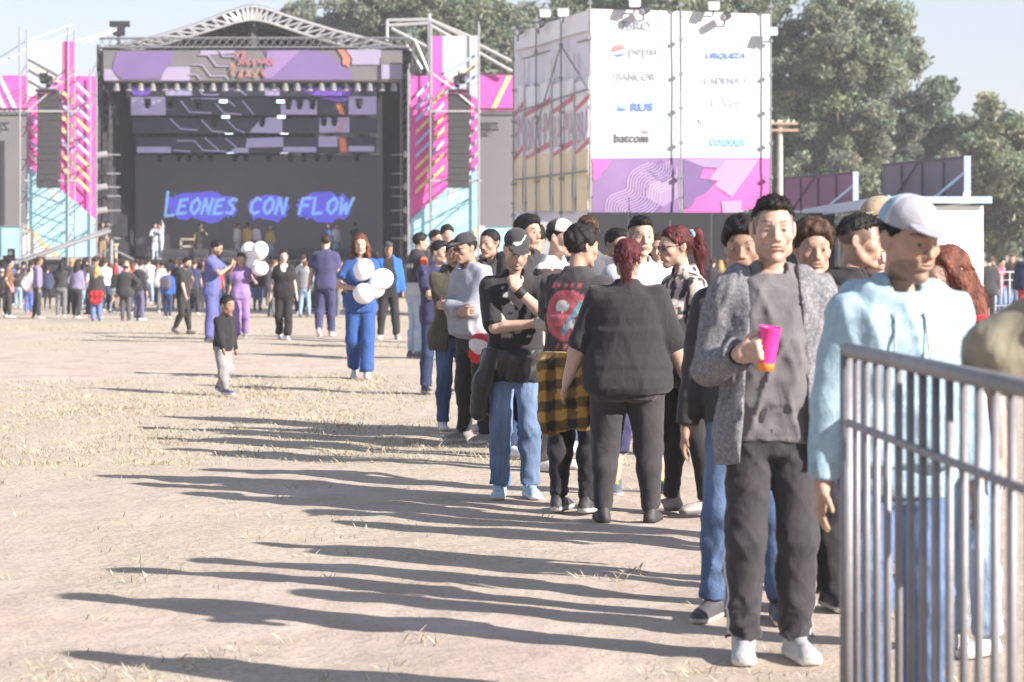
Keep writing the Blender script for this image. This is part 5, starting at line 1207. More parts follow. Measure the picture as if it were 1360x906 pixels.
def board(label, pa, pb, z0, z1, m, n):
    o = empty('roof_board', (pa[0], pa[1], z0)); tag(o, label, 'billboard', 'boards on the booth roof')
    a, b = Vector((*pa, 0)), Vector((*pb, 0)); d = (b-a); nrm = Vector((d.y, -d.x, 0)).normalized(); nrm = nrm if nrm.y < 0 else -nrm
    for k in range(n):
        p, q = a.lerp(b, k/n+.004), a.lerp(b, (k+1)/n-.004)
        MB().slab([Vector((p.x, p.y, z0)), Vector((q.x, q.y, z0)), Vector((q.x, q.y, z1)), Vector((p.x, p.y, z1))], -nrm*.06).build('panel', m, o)
    fr = MB(); fr.tube((a.x, a.y, z1+.03), (b.x, b.y, z1+.03), .035, 5)
    for k in range(n+1): p = a.lerp(b, k/n)+nrm*.03; fr.tube((p.x, p.y, z0-.1), (p.x, p.y, z1+.03), .022, 4)
    p, q = a.lerp(b, .12)+nrm*.04, a.lerp(b, .45)+nrm*.04; fr.tube((p.x, p.y, z0), (q.x, q.y, z1), .018, 4); fr.build('frame', mat('board_rib', (.10, .09, .115), .5, .3), o)
    e = MB(); e.box((b.x, b.y-.05, (z0+z1)/2), (.16, .12, z1-z0+.1)); p = b+nrm*.6-d.normalized()*.9; e.tube((b.x, b.y, (z0+z1)/2+.2), (p.x, p.y, z0-.05), .04, 5); e.build('end_post', BFR, o)
    MB().box((b.x-.05, b.y-.2, z0+.1), (.15, .1, .14)).build('fixing', WB, o)
board('pinkish lower board panel standing at the far end of the booth roof', (Xp(1042, 76), 76), (Xp(1136, 71), 71), W(0, 276, 71).z, 3.92, BRP, 4)
board('grey violet taller board panel with blue end post on the booth roof', (Xp(1172, 65.2), 65.2), (Xp(1284, 60), 60), zt+.1, 3.93, BRD, 4)
o = empty('utility_pole', (Xp(1036, 120), 120, -.4)); tag(o, 'pale concrete utility pole with double crossarm beside the tall eucalyptus', 'utility pole')
CONC = mat('concrete', (.52, .47, .40), .85, 0, .1, 4)
MB().tube((Xp(1036, 120), 120, -.4), W(1036, 160, 120), .17, 8, .12).build('pole', CONC, o)
for y in (164, 173): MB().box(W(1040, y, 119.8), (1.5, .12, .12)).build('crossarm', mat('old_wood', (.36, .26, .17), .9, 0, .2, 5), o)
mb = MB()
for x in (1026, 1034, 1046, 1054): mb.tube(W(x, 163, 119.8), W(x, 160, 119.8), .05, 6)
mb.build('insulators', WB, o)
def barrier(label, p0, p1, h, m, nb, r, rb, rails, group=None, feet=True, nm='crowd_barrier'):
    p0, p1 = Vector(p0), Vector(p1); o = empty(nm, p0); tag(o, label, 'barrier', group); up_ = lambda p, z: Vector((p.x, p.y, p.z+z))
    n = 12
    MB(p0).tube(up_(p0, h), up_(p1, h), r, n).build('top_rail', m, o, True)
    for z in rails: MB(p0).tube(up_(p0, z), up_(p1, z), r*.55, 8).build('rail', m, o, True)
    for p in (p0, p1): MB(p0).tube(up_(p, 0), up_(p, h+r*.2), r, n).build('post', m, o, True)
    for k in range(1, nb): p = p0.lerp(p1, k/nb); MB(p0).tube(up_(p, rails[-1]), up_(p, h), rb, 10).build('bar', m, o, True)
    if feet:
        d = (p1-p0).normalized(); s_ = d.cross(Vector((0, 0, 1)))
        for t in (.12, .88): p = p0.lerp(p1, t); MB(p0).tube(up_(p-s_*.28, .02), up_(p+s_*.28, .02), .018, 6).tube(up_(p, .02), up_(p, rails[-1]), .018, 6).build('foot', m, o)
    return o
WST = mat('white_barrier_paint', (.75, .75, .76), .4, .1, .04, 5)
for k in range(2):
    a = (Xp(1309, 69)+k*2.1, 69-k*.1, gz(69)+.25); b = (a[0]+2.05, 69-k*.1-.1, gz(69)+.25)
    barrier('white painted crowd barrier far behind the white booth'+('' if k == 0 else ', joined to the end nearer the trees'), a, b, 1.08, WST, 9, .022, .012, (.85, .12), 'far white barriers')
# ------------------------------------------------------------------ eucalyptus trees
LEAF = bpy.data.materials.new('eucalyptus_leaf'); LEAF.use_nodes = True
_t = LEAF.node_tree; _b = _t.nodes['Principled BSDF']; _b.inputs['Roughness'].default_value = .55; _b.inputs['Specular IOR Level'].default_value = .3
_at = _t.nodes.new('ShaderNodeAttribute'); _at.attribute_name = 'Col'; _t.links.new(_at.outputs['Color'], _b.inputs['Base Color'])
_tr = _t.nodes.new('ShaderNodeBsdfTranslucent'); _t.links.new(_at.outputs['Color'], _tr.inputs[0]); _mx = _t.nodes.new('ShaderNodeMixShader'); _mx.inputs[0].default_value = .4
_t.links.new(_b.outputs[0], _mx.inputs[1]); _t.links.new(_tr.outputs[0], _mx.inputs[2]); _t.links.new(_mx.outputs[0], _t.nodes['Material Output'].inputs[0])
BARK = mat('pale_bark', (.17, .15, .12), .9, 0, .25, 2, .4, 6)
def tree(label, Y, xb, lumps, tone=(.235, .25, .165), dens=1.0, sd=1, lean=0, group='eucalyptus trees behind the field'):
    rng = np.random.RandomState(sd); base = Vector((Xp(xb, Y), Y, gz(Y)-.2)); o = empty('eucalyptus_tree', base); tag(o, label, 'tree', group)
    k = Y/FPX; cs = []; trunk_ = MB(base); top = min(l[1] for l in lumps)
    # trunk and limbs
    tp = Vector((Xp(xb+lean, Y), Y, HC+(HY-(top+55))*k)); n = 7; pts = [base.lerp(tp, i/n)+Vector((rng.uniform(-.25, .25), rng.uniform(-.2, .2), 0))*(0 if i == 0 else 1) for i in range(n+1)]; hgt = tp.z-base.z; r0 = .028*hgt+.12
    for i in range(n): trunk_.tube(pts[i], pts[i+1], r0*(1-i/n*.75), 8, r0*(1-(i+1)/n*.75))
    trunk_.build('trunk', BARK, o, True); limb = MB(base)
    V = []; C = []
    for (x, y, r) in lumps:
        c = W(x, y, Y); c.y += rng.uniform(-1, 1)*r*k*1.6+rng.uniform(-1, 1)*1.0; rr = r*k*1.18
        j = min(max(int((c.z-base.z)/hgt*n*.75), 2), n-1); a = pts[j]; m_ = a.lerp(c, .55)+Vector((0, 0, -.12*(c-a).length)); lr = .04+.02*rr
        limb.tube(a, m_, lr*1.5, 6, lr); limb.tube(m_, c, lr, 6, lr*.4)
        for q in range(3): e = c+Vector(rng.randn(3))*rr*.5; limb.tube(c-Vector((0, 0, .2)), e, lr*.45, 4, lr*.15)
        # sub clumps inside the lump, leaves inside each sub clump
        ns = max(6, int(13*rr))
        for q in range(ns):
            d = rng.randn(3); d /= np.linalg.norm(d); sc_ = A(c)+d*A((1, 1, .85))*rr*(.35+.65*rng.rand()**.6); sr = rr*(.26+.22*rng.rand())
            nl = int(92*dens*(sr/.5)**1.6); nl = max(30, min(nl, 235))
            u = rng.randn(nl, 3); u /= np.linalg.norm(u, axis=1)[:, None]; p = sc_+u*A((1.1, 1.1, .75))*sr*(rng.rand(nl, 1)**.42)
            p[:, 2] -= .5*sr*rng.rand(nl)**2
            cs.append(p); base_c = A(tone)*(.8+.45*rng.rand()); hue = A((.95+.07*rng.randn(), 1.03+.03*rng.randn(), 1.08+.10*rng.randn()))
            C.append(np.clip(np.tile(base_c*hue, (nl, 1))*(.75+.5*rng.rand(nl, 1)), .01, .5))
    limb.build('limbs', BARK, o, True)
    p = np.concatenate(cs); c = np.concatenate(C); nl = len(p)
    # leaf sprays: drooping narrow rhombs
    ln = .22+.27*rng.rand(nl); wd = ln*(.30+.22*rng.rand(nl)); d = rng.randn(nl, 3)*A((1, 1, .7))+A((0, 0, -.55)); d /= np.linalg.norm(d, axis=1)[:, None]
    s_ = np.cross(d, rng.randn(nl, 3)); s_ /= np.linalg.norm(s_, axis=1)[:, None]
    v = np.stack([p-d*ln[:, None]/2, p+s_*wd[:, None]/2, p+d*ln[:, None]/2, p-s_*wd[:, None]/2], 1).reshape(-1, 3)-A(base)
    i = np.arange(nl)*4; f = np.stack([i, i+1, i+2, i+3], 1)
    link_mesh('crown', v, f, LEAF, o, False, np.repeat(c, 4, 0))
    return nl
NL = 0
NL += tree('tallest spreading eucalyptus rising behind the pinkish roof board', 150, 1118, [(1120, 26, 44), (1076, 44, 30), (1165, 38, 36), (1192, 70, 30), (1152, 82, 40), (1098, 80, 36), (1066, 92, 26), (1122, 112, 38), (1212, 62, 20), (1096, 134, 28), (1135, 2, 30), (1178, 98, 22), (1090, 20, 22), (1075, 195, 34), (1108, 190, 36), (1062, 235, 32), (1102, 240, 36), (1140, 215, 30), (1130, 262, 30), (1085, 275, 34), (1118, 160, 30), (1060, 150, 30), (1085, 165, 30), (1150, 150, 26), (1140, 185, 30), (1160, 270, 34), (1050, 120, 26), (1045, 290, 34), (1130, 60, 40)], sd=2)
NL += tree('darker bushy eucalyptus behind the grey violet roof board', 165, 1215, [(1226, 130, 28), (1196, 150, 28), (1244, 165, 32), (1212, 188, 34), (1258, 112, 13), (1168, 178, 28), (1252, 205, 30), (1200, 228, 34), (1240, 245, 34), (1165, 225, 30), (1180, 262, 34), (1225, 275, 36), (1265, 275, 30), (1250, 140, 18), (1275, 175, 26), (1285, 215, 30), (1150, 200, 28), (1160, 250, 30), (1270, 310, 30), (1210, 310, 34)], tone=(.175, .20, .14), sd=3)
NL += tree('light olive eucalyptus drooping beside the white booth', 140, 1325, [(1311, 148, 22), (1332, 176, 30), (1296, 172, 22), (1346, 214, 36), (1310, 214, 36), (1352, 262, 42), (1316, 262, 36), (1345, 306, 34), (1302, 296, 28), (1362, 180, 28), (1277, 240, 28), (1316, 130, 10), (1330, 320, 26), (1288, 205, 30), (1280, 290, 34), (1330, 240, 40), (1385, 230, 40), (1380, 290, 40), (1400, 190, 35)], tone=(.25, .255, .165), sd=4)
NL += tree('slender eucalyptus half hidden by the sponsor tower edge and utility pole', 155, 1030, [(1040, 48, 18), (1032, 82, 24), (1046, 128, 26), (1034, 160, 26), (1058, 162, 24), (1030, 200, 30), (1046, 240, 32), (1025, 270, 30), (1010, 20, 26), (1030, 5, 20), (1000, 60, 30), (1000, 120, 34)], tone=(.225, .24, .155), sd=5)
NL += tree('eucalyptus top showing over the sponsor banner with the white front', 150, 930, [(985, -6, 34), (950, -12, 34), (915, -14, 34), (880, -8, 32), (905, 30, 40), (960, 30, 40), (1005, 4, 26), (930, 80, 45)], dens=.5, sd=6)
NL += tree('eucalyptus top showing over the corner of beer and sponsor banners', 152, 780, [(838, -6, 30), (800, -4, 30), (765, 4, 30), (735, 12, 30), (770, 40, 40), (820, 40, 40), (712, 30, 26)], dens=.5, sd=7)
NL += tree('broad eucalyptus crown behind the tower between stage and beer banner', 148, 615, [(604, 18, 36), (572, -2, 32), (622, 56, 38), (560, 52, 32), (650, 18, 32), (642, 62, 32), (590, 82, 36), (672, 70, 30), (690, 46, 28), (620, -8, 30), (665, 40, 28), (600, 120, 40), (650, 110, 38)], sd=8)
NL += tree('eucalyptus crown rising behind the slope of the arched stage roof', 152, 500, [(538, 26, 32), (508, 18, 30), (478, 24, 27), (452, 20, 24), (492, 48, 34), (522, 62, 34), (432, 34, 18), (455, 48, 26), (545, 2, 22), (480, 80, 40), (540, 100, 40)], sd=9)
NL += tree('small eucalyptus tip just above the stage roof ridge', 170, 395, [(394, 10, 18), (408, 26, 14), (380, 18, 11), (400, 40, 20), (385, 50, 20)], sd=10)
# low scrub line far beyond the field
for i, (x, r) in enumerate(((1290, 26), (1335, 24), (1385, 28), (1240, 26))):
    NL += tree('low dark bush in the far scrub line below the eucalyptus trees', 190, x, [(x, 318, r*.7), (x-18, 312, r*.8), (x+18, 314, r*.75), (x+4, 300, r*.7)], tone=(.055, .062, .036), sd=20+i, group='low bushes beyond the field')
print('LEAVES', NL)
# ------------------------------------------------------------------ the near barrier
GALV = mat('barrier_galvanised', (.235, .23, .245), .55, .35, .14, 14, .08, 60)
nbar = barrier('galvanised steel crowd barrier beside the queue, an elbow resting on its rail', (.962, 6.94, 0), (1.064, 4.62, 0), 1.23, GALV, 16, .021, .0112, (1.022, .13))
# ------------------------------------------------------------------ people
BK = (.030, .028, .031); BK2 = (.044, .041, .045); CH = (.095, .089, .096); NAVY = (.040, .040, .095); JEAN = (.085, .13, .23); LJEAN = (.26, .36, .50); DJEAN = (.035, .050, .105); GRY = (.26, .26, .29); WHT = (.62, .61, .62); SOLE = (.55, .53, .50)
def tee(c, **k): return dict(dict(c=c, name='t_shirt', off=.011, hem=.485, sleeve=.72), **k)
def longs(c, **k): return dict(dict(c=c, name='long_sleeved_top', off=.013, hem=.49, sleeve=1.93), **k)
def hoodie(c, **k): return dict(dict(c=c, name='hoodie', off=.016, hem=.485, sleeve=1.93, hood=1, m='knit', amp=.009, wl=.16, loose=.008), **k)
def coat(c, **k): return dict(dict(c=c, name='jacket', off=.020, hem=.46, sleeve=1.92, open=(.035, .07), collar=1, amp=.011, loose=.008), **k)
def scrub(c, **k): return dict(dict(c=c, name='scrub_top', off=.017, hem=.455, sleeve=.70, vneck=.775, amp=.012, loose=.022, flare=.018), **k)
def jeans(c=JEAN, **k): return dict(dict(c=c, name='jeans', off=.008, ek=.005, ea=.009, m='denim', fade=.35), **k)
def legg(c=BK, **k): return dict(dict(c=c, name='leggings', off=.003, ek=.001, ea=.003, amp=.003, bunch=.002), **k)
def slacks(c=BK, **k): return dict(dict(c=c, name='trousers', off=.010, ek=.007, ea=.012, amp=.010), **k)
def sneak(c=WHT, **k): return dict(dict(c=c, sole=SOLE), **k)
# --- foreground
def stripe(P, c, H):
    m = (np.abs(P[:, 1]-.006) < .012) & (np.abs(P[:, 0]) > .135) & (P[:, 2] < .55*H); c[m] = A((.55, .52, .53)); return c
p1 = person('man holding a pink cup, open grey tweed jacket, charcoal shirt, black tracksuit trousers', 1024, 876, 258, 3, fine=.74, skin='light', hair='fade', top=tee((.135, .128, .137), amp=.012, hem=.475, off=.016, name='t_shirt'), jacket=dict(name='hooded_jacket', c=(.20, .20, .215), m='tweed', off=.019, hem=.425, sleeve=1.88, open=(.048, .078), hood=1, amp=.012, loose=.006, flare=.012),
    pants=slacks((.042, .039, .044), cf=stripe, name='tracksuit_trousers', ea=.006, off=.011, ek=.008), shoes=sneak((.42, .41, .42)), armR=((.088, -.135, .672), (.42, .6, -1), (-.72, -.6, .18), (-.45, .75, .1), .75), armL='down', hpitch=2, hyaw=-3, legs='stand', beard=.22)
# cuffs of the jacket are black knit
for s in (1, -1):
    sh, el, wr = p1['arm'][s][:3]; d = unit(wr-el); p1['garment']('cuff', [Rc(wr-d*.055, .036, wr-d*.012, .033, cap=True)], [], BK, 'knit', .002)
# pink cup
def make_cup(J):
    sh, el, wr, d, n, curl = J['arm'][-1]; c = wr+d*.082+n*.040; o = empty('drink_cup', J['world'](c+A((0, 0, -.08)))); tag(o, 'bright pink drink cup with an orange foot held by the tweed-jacket man', 'cup')
    o.rotation_euler = (R(6), R(7), 0); o.scale = (.92, .92, .92)
    prof = [(.030, 0), (.033, .0), (.0345, .03), (.039, .10), (.0425, .168), (.0445, .172), (.0425, .174), (.040, .165), (.032, .01)]
    def lathe(nm, pr, m):
        n_ = 28; v = [(r*math.cos(2*math.pi*i/n_), r*math.sin(2*math.pi*i/n_), z) for r, z in pr for i in range(n_)]; f = [(a*n_+i, a*n_+(i+1) % n_, (a+1)*n_+(i+1) % n_, (a+1)*n_+i) for a in range(len(pr)-1) for i in range(n_)]
        return link_mesh(nm, v, f, m, o, True)
    lathe('cup_wall', prof[2:], mat('cup_pink', (.80, .045, .28), .35, 0, .05, 20)); lathe('cup_foot', [(0.0, .001), (.0331, .001), (.0351, .034)], mat('cup_orange', (.80, .27, .06), .35, 0, .1, 20))
    lathe('drink', [(0, .158), (.0405, .158)], mat('drink_dark', (.05, .02, .02), .1)); MB().box((-.008, -.041, .135), (.035, .006, .022), rz=.05).build('printed_patch', mat('cup_print', (.25, .03, .10), .5), o)
make_cup(p1)
def cap2(q, c):
    c[:] = A((.33, .325, .36)); c[q[:, 1] > .012] = A((.24, .38, .50)); c[np.abs(q[:, 1]-.012) < .006] = A((.5, .5, .52)); c[(np.abs(q[:, 0]-.005) < .030) & (np.abs(q[:, 2]-.095) < .022) & (q[:, 1] < -.03)] = A((.56, .56, .58)); return c
p2 = person('bearded man in light blue hoodie, jeans and pale grey and blue cap by the barrier', 1190, None, 262, 8, Y=7.5, girth=1.06, headk=1.05, skin='mid', beard=.38, cap=dict(c=(.29, .28, .32), brim=(.30, .29, .34), cf=cap2, bp=10), hair='short', hyaw=22, hpitch=9, top=hoodie((.31, .43, .51), hem=.45), pants=jeans((.105, .16, .28), off=.011), shoes=sneak((.2, .2, .22)), armL='down', armR='down', lean=4)
for s in (1, -1):   # hoodie cords
    a = p2['up']((s*.028, -.066, .80)); b = p2['up']((s*.034, -.094, .70)); p2['garment']('drawstring', [Rc(a, .0045, b, .0045)], [], (.30, .33, .36), 'knit', 0, vv=.006)
person('man with tousled brown hair and black jacket looking over the tweed-jacket man\'s shoulder', 1076, None, 291, 4, Y=10.3, vox=.0125, skin='mid', hair='curly', hairc='brown', top=longs(BK, collar=1), pants=slacks(BK), shoes=sneak(BK2), hpitch=5)
person('person in black top and blue jeans mostly hidden behind the tweed-jacket man', 990, None, 288, -12, Y=9.95, vox=.0125, skin='tan', hair='curly', hairc='black', top=longs(BK2), pants=jeans(), shoes=sneak((.07, .07, .075)), legs='wide')
person('man with black fade haircut in profile, black jacket and trousers, behind the blue hoodie', 1124, None, 283, 78, Y=10.9, vox=.0125, skin='mid', hair='fade', top=hoodie(BK), pants=slacks(BK), shoes=sneak(BK2, sole=BK2), legs='shiftL')
person('woman with pale face and dark hair peeking between the fade-haired man and blue hoodie', 1156, None, 304, 15, Y=12.0, vox=.0125, build='f', skin='pale', hair='long', hairc='dark', top=longs((.05, .055, .09)), pants=legg(BK), shoes=sneak(WHT))
person('man in tan cap and dark top standing behind the pale blue cap', 1181, None, 262, -62, Y=12.4, vox=.0125, skin='tan', hair='short', cap=dict(c=(.34, .27, .19), brim=(.36, .28, .18)), top=tee(BK2), pants=jeans(DJEAN), shoes=sneak(BK2))
person('woman with long red-brown hair, red top and faded jeans behind the barrier', 1283, None, 326, -55, Y=9.15, vox=.0125, build='f', skin='light', hair='long', hairc='redbr', top=tee((.50, .03, .05), sleeve=.3), pants=jeans(LJEAN), shoes=sneak(WHT), hpitch=14, side=-4)
p9 = person('person in khaki jacket leaning an elbow on the barrier rail', H=1.79, yaw=-92, X=1.45, Y=5.65, vox=.014, skin='light', hair='short', hairc='brown', top=tee((.14, .075, .04)), jacket=coat((.25, .225, .165), off=.03, amp=.012, loose=.024, open=(.03, .05)), pants=jeans(DJEAN), shoes=sneak(BK2), armL=((-.05, -.16, .715), (.55, -1, -.55), (-1, .1, .1), (0, 0, -1), .6), armR='pocket', lean=2, twist=-24)
# --- the middle of the queue
def zebra(P, c):
    n = vnoise(P[:, 0]*45+3*vnoise(P[:, 0]*6, P[:, 1]*6, P[:, 2]*6, 5), P[:, 1]*45, P[:, 2]*18+4*vnoise(P[:, 0]*9, P[:, 1]*9, P[:, 2]*9, 8), 6); c[:] = BK2; c[n > .5] = A((.46, .38, .34)); c[n > .68] = A((.55, .5, .48)); return c
person('woman in profile with glasses, dark red ponytail, animal-print blouse and grey boots', 910, 681, 299, -68, build='f', girth=1.10, skin='light', hair='pony', hairc='wine', glasses=(.05, .03, .035), top=dict(name='blouse', c=BK, cf=zebra, off=.016, hem=.52, sleeve=1.1, amp=.011, loose=.02), pants=legg(BK, off=.005), shoes=dict(c=(.30, .27, .25), sole=(.12, .11, .10), hi=.20), extra=dict(band=(.25, .45, .75)), armL='down', armR='swing_f', legs='shiftR', hpitch=6)
p12 = person('heavy-set woman seen from behind, all in black, dark red ponytail with white band', 833, 694, 316, 176, build='hf', girth=1.2, skin='light', hair='back', hairc='wine', top=dict(name='top', c=(.028, .026, .029), off=.008, hem=.455, sleeve=1.12, amp=.005, wl=.16, flare=.016), pants=legg((.042, .039, .043), off=.004, amp=.006), shoes=dict(c=BK2, sole=BK, hi=.15), extra=dict(band=(.66, .63, .62)), armL='down_wide', armR='down_wide', legs='wide', headk=.98)
def hand_phone(J, s, label, colr=(.02, .02, .022), size=(.075, .15, .010), at=.085, lift=.018):
    sh, el, wr, d, n, curl = J['arm'][s]; sd_ = np.cross(d, n); c = wr+d*at+n*lift; o = empty('mobile_phone', J['world'](c)); tag(o, label, 'phone')
    Mx = Matrix(np.stack([sd_, d, n], 1).tolist()); o.rotation_euler = (Matrix.Rotation(J['root'].rotation_euler.z, 3, 'Z') @ Mx).to_euler()
    m = mat('phone_'+str(int(colr[0]*100)), colr, .3, 0, .05, 30)
    MB().box((0, 0, 0), size).build('case', m, o); MB().box((0, .0, size[2]*.5+.0012), (size[0]*.9, size[1]*.92, .002)).build('screen', mat('phone_glass', (.012, .012, .016), .08, 0, .02, 10), o)
    MB().tube((-.02, .05, -size[2]*.5), (-.02, .05, -size[2]*.5-.002), .009, 10).build('camera_lens', mat('phone_glass', (.012, .012, .016), .08), o)
hand_phone(p12, 1, 'black phone held low in the heavy-set woman\'s hand')
def backprint(P, c):
    H = 1.68; z = P[:, 2]-.685*H; x = P[:, 0]; r = np.hypot(x, z); b = P[:, 1] > .03
    c[b & (r < .150) & (r > .112)] = A((.42, .10, .13)); c[b & (r <= .112)] = A((.34, .09, .11)); c[b & (np.hypot(x-.03, (z-.05)*1.3) < .045)] = A((.60, .58, .58)); c[b & (np.abs(x+.045+z*.6) < .020) & (r < .12)] = A((.15, .30, .36)); c[b & (np.hypot((x+.055), (z+.055)*1.6) < .045)] = A((.58, .56, .56))
    c[b & (z > .155) & (z < .185) & (np.abs(x) < .10) & (np.sin(x*140) > -.2)] = A((.30, .07, .09)); c[b & (z < -.165) & (z > -.205) & (np.abs(x) < .09) & (np.sin(x*110+z*60) > 0)] = A((.30, .07, .09)); return c
p13 = person('man seen from behind, round red back print, mustard plaid shirt round his waist', 764, 679, 299, 152, skin='mid', hair='curly', hairc='black', girth=1.06, top=tee(BK2, cf=backprint, off=.014), pants=slacks(BK, off=.008, ea=.006), shoes=sneak(BK2, sole=(.4, .4, .4)), armL='hold', armR='cross_low', hyaw=-28, lean=3)
def plaid(P, c):
    u, v_ = P[:, 0]*.9+P[:, 1]*.5, P[:, 2]+P[:, 0]*.15; a, b = np.sin(u*52) > 0, np.sin(v_*52) > 0; c[:] = A((.40, .235, .055)); c[a ^ b] = A((.14, .08, .028)); c[a & b] = A((.022, .020, .020)); return c
def tied(J, name, colr, cf=None, sgn=1, drop=.34, m='cloth', wide=.082):
    """a garment knotted round the hips, hanging down at the back (sgn 1) or side"""
    H = J['H']; pr = J['trunk'](.034, flare=.012)[:1]; up = J['up']
    pr += [Bx(A((0, sgn*.078, .425))*H, A((wide, .010, .095))*H, .016*H, rotx(R(-6*sgn)), k=.05), Bx(A((wide*.55, sgn*.074, drop+.055))*H, A((.036, .008, .060))*H, .014*H, rotz(.25) @ roty(.12), k=.04), Bx(A((-wide*.6, sgn*.070, drop+.07))*H, A((.032, .008, .055))*H, .014*H, rotz(-.3) @ roty(-.1), k=.04)]
    for s in (1, -1): pr.append(Rc(A((s*.085, -sgn*.03, .545))*H, .026*H, A((s*.02, -sgn*.085, .53))*H, .022*H, k=.03)); pr.append(Rc(A((s*.012, -sgn*.088, .525))*H, .018*H, A((s*.03, -sgn*.085, .455))*H, .014*H, k=.03))
    return J['garment'](name, pr, [lambda X_, Y_, Z: Z-.565*H, lambda X_, Y_, Z: np.minimum(.435*H-Z, .02-np.abs(Y_-sgn*.08*H)*0-(np.abs(Y_) > .055*H)*1.0)], colr, m, .016, .10, None, cf)
tied(p13, 'tied_shirt', (.4, .24, .05), plaid, drop=.295)
def swoosh(q, c):
    x, z = q[:, 0], q[:, 2]-.082; f = q[:, 1] < -.03
    t = np.clip((x+.045)/.09, 0, 1); lo = -.012+.055*(t-.22)**2*1.3; hi = lo+.016*(1-t)**.8*(np.minimum(t*6, 1)); c[f & (z > lo-.004) & (z < hi+.003) & (x > -.045) & (x < .05)] = A((.66, .65, .65)); return c
def chestprint(P, c):
    b = (P[:, 1] < -.05); n = vnoise(P[:, 0]*28, P[:, 1]*5, P[:, 2]*28, 3); c[b & (n > .56) & (np.abs(P[:, 0]) < .09) & (np.abs(P[:, 2]-1.13) < .14)] = A((.34, .33, .32)); return c
p14 = person('man in black cap with white tick mark, hand on chin, mid blue jeans', 684, 661, 306, 4, skin='light', hair='short', beard=.3, cap=dict(c=BK2, cf=swoosh, bp=12), top=tee(BK, cf=chestprint, sleeve=.95, hem=.51, loose=.02, off=.014), pants=jeans((.115, .17, .275), off=.010, ea=.012), shoes=sneak((.34, .47, .58), sole=(.55, .57, .6)), armL=((-.005, -.125, .795), (.9, -.25, -1), (-.2, .3, 1), (-.2, 1, .3), 1.35), armR=((-.06, -.125, .665), (1, .0, -.8), (-1, .0, .1), (0, 1, 0), .7), hpitch=24, hyaw=4)
sh, el, wr = p14['arm'][1][:3]; d = unit(wr-el); p14['garment']('wristwatch', [Rc(wr-d*.045, .036, wr-d*.012, .035, cap=True)], [], (.02, .02, .022), 'leather', 0, vv=.007)
sh, el, wr, d, n, _ = p14['arm'][-1]; p14['garment']('glove', [El(wr+d*.075+A((0, -.02, 0)), (.075, .032, .055), k=.02)], [], (.42, .40, .39), 'cloth', .006, .05)
tied(p14, 'tied_jacket', BK, None, 1, .30, 'shiny'); H_ = p14['H']
p14['garment']('jacket_sleeve', [Rc(A((-.085, -.06, .545))*H_, .030*H_, A((-.125, -.05, .44))*H_, .036*H_, k=.03), Rc(A((-.125, -.05, .44))*H_, .036*H_, A((-.14, -.03, .325))*H_, .030*H_, k=.03)], [], BK, 'shiny', .010, .08)
person('man with black crew cut in pale grey shirt, cropped trousers and neon-laced shoes', 848, 656, 286, 12, skin='light', hair='fade', top=tee((.42, .44, .50)), pants=slacks(NAVY, end=1.52, off=.016), shoes=dict(c=(.10, .11, .14), sole=(.45, .45, .47), lace=(.55, .70, .06)), armL='behind', armR='behind', legs='wide')
def redcap(q, c):
    c[:] = A((.70, .68, .68)); c[q[:, 1] > .01] = BK2; return c
person('man in white-fronted cap with red brim and dark jersey with white collar', 734, None, 291, 62, Y=16.8, skin='light', hair='short', cap=dict(c=WHT, brim=(.55, .03, .04), cf=redcap, bp=6), top=tee((.05, .035, .04), cf=lambda P, c: (c.__setitem__(P[:, 2] > 1.40, A((.6, .6, .6))), c)[1]), pants=slacks(BK2), shoes=sneak(WHT))
person('dark-haired man in black hoodie behind the black-capped man', 692, None, 284, 48, Y=17.9, skin='mid', hair='short', top=hoodie(BK2), pants=jeans(DJEAN), shoes=sneak(WHT))
person('man with swept brown hair behind the plaid-waisted man', 782, None, 286, -8, Y=18.3, skin='light', hair='short', hairc='brown', top=tee((.10, .10, .12)), pants=jeans(JEAN), shoes=sneak(WHT))
person('dark-haired woman between red-brimmed cap and plaid-waisted man', 762, None, 299, 30, Y=19.2, build='f', skin='light', hair='long', hairc='black', top=longs((.07, .06, .08)), pants=legg(BK), shoes=sneak((.55, .1, .25)))
person('dark-haired man in navy sweatshirt squeezed behind the red-brimmed cap', 713, None, 298, -25, Y=20.2, skin='mid', hair='curly', top=longs((.05, .05, .09)), pants=jeans(DJEAN), shoes=sneak((.6, .1, .15)), legs='shiftL')
person('woman with brown hair and grey shirt between pale-shirted man and glasses woman', 880, None, 308, -20, Y=18.2, build='f', skin='light', hair='long', hairc='brown', top=tee((.16, .15, .17)), pants=legg(BK), shoes=sneak(WHT))
person('dark-haired man in black shirt behind heavy-set woman and pale-shirted man', 812, None, 303, 40, Y=19.5, skin='mid', hair='short', top=tee(BK2), pants=jeans(JEAN), shoes=sneak(WHT), legs='wide')
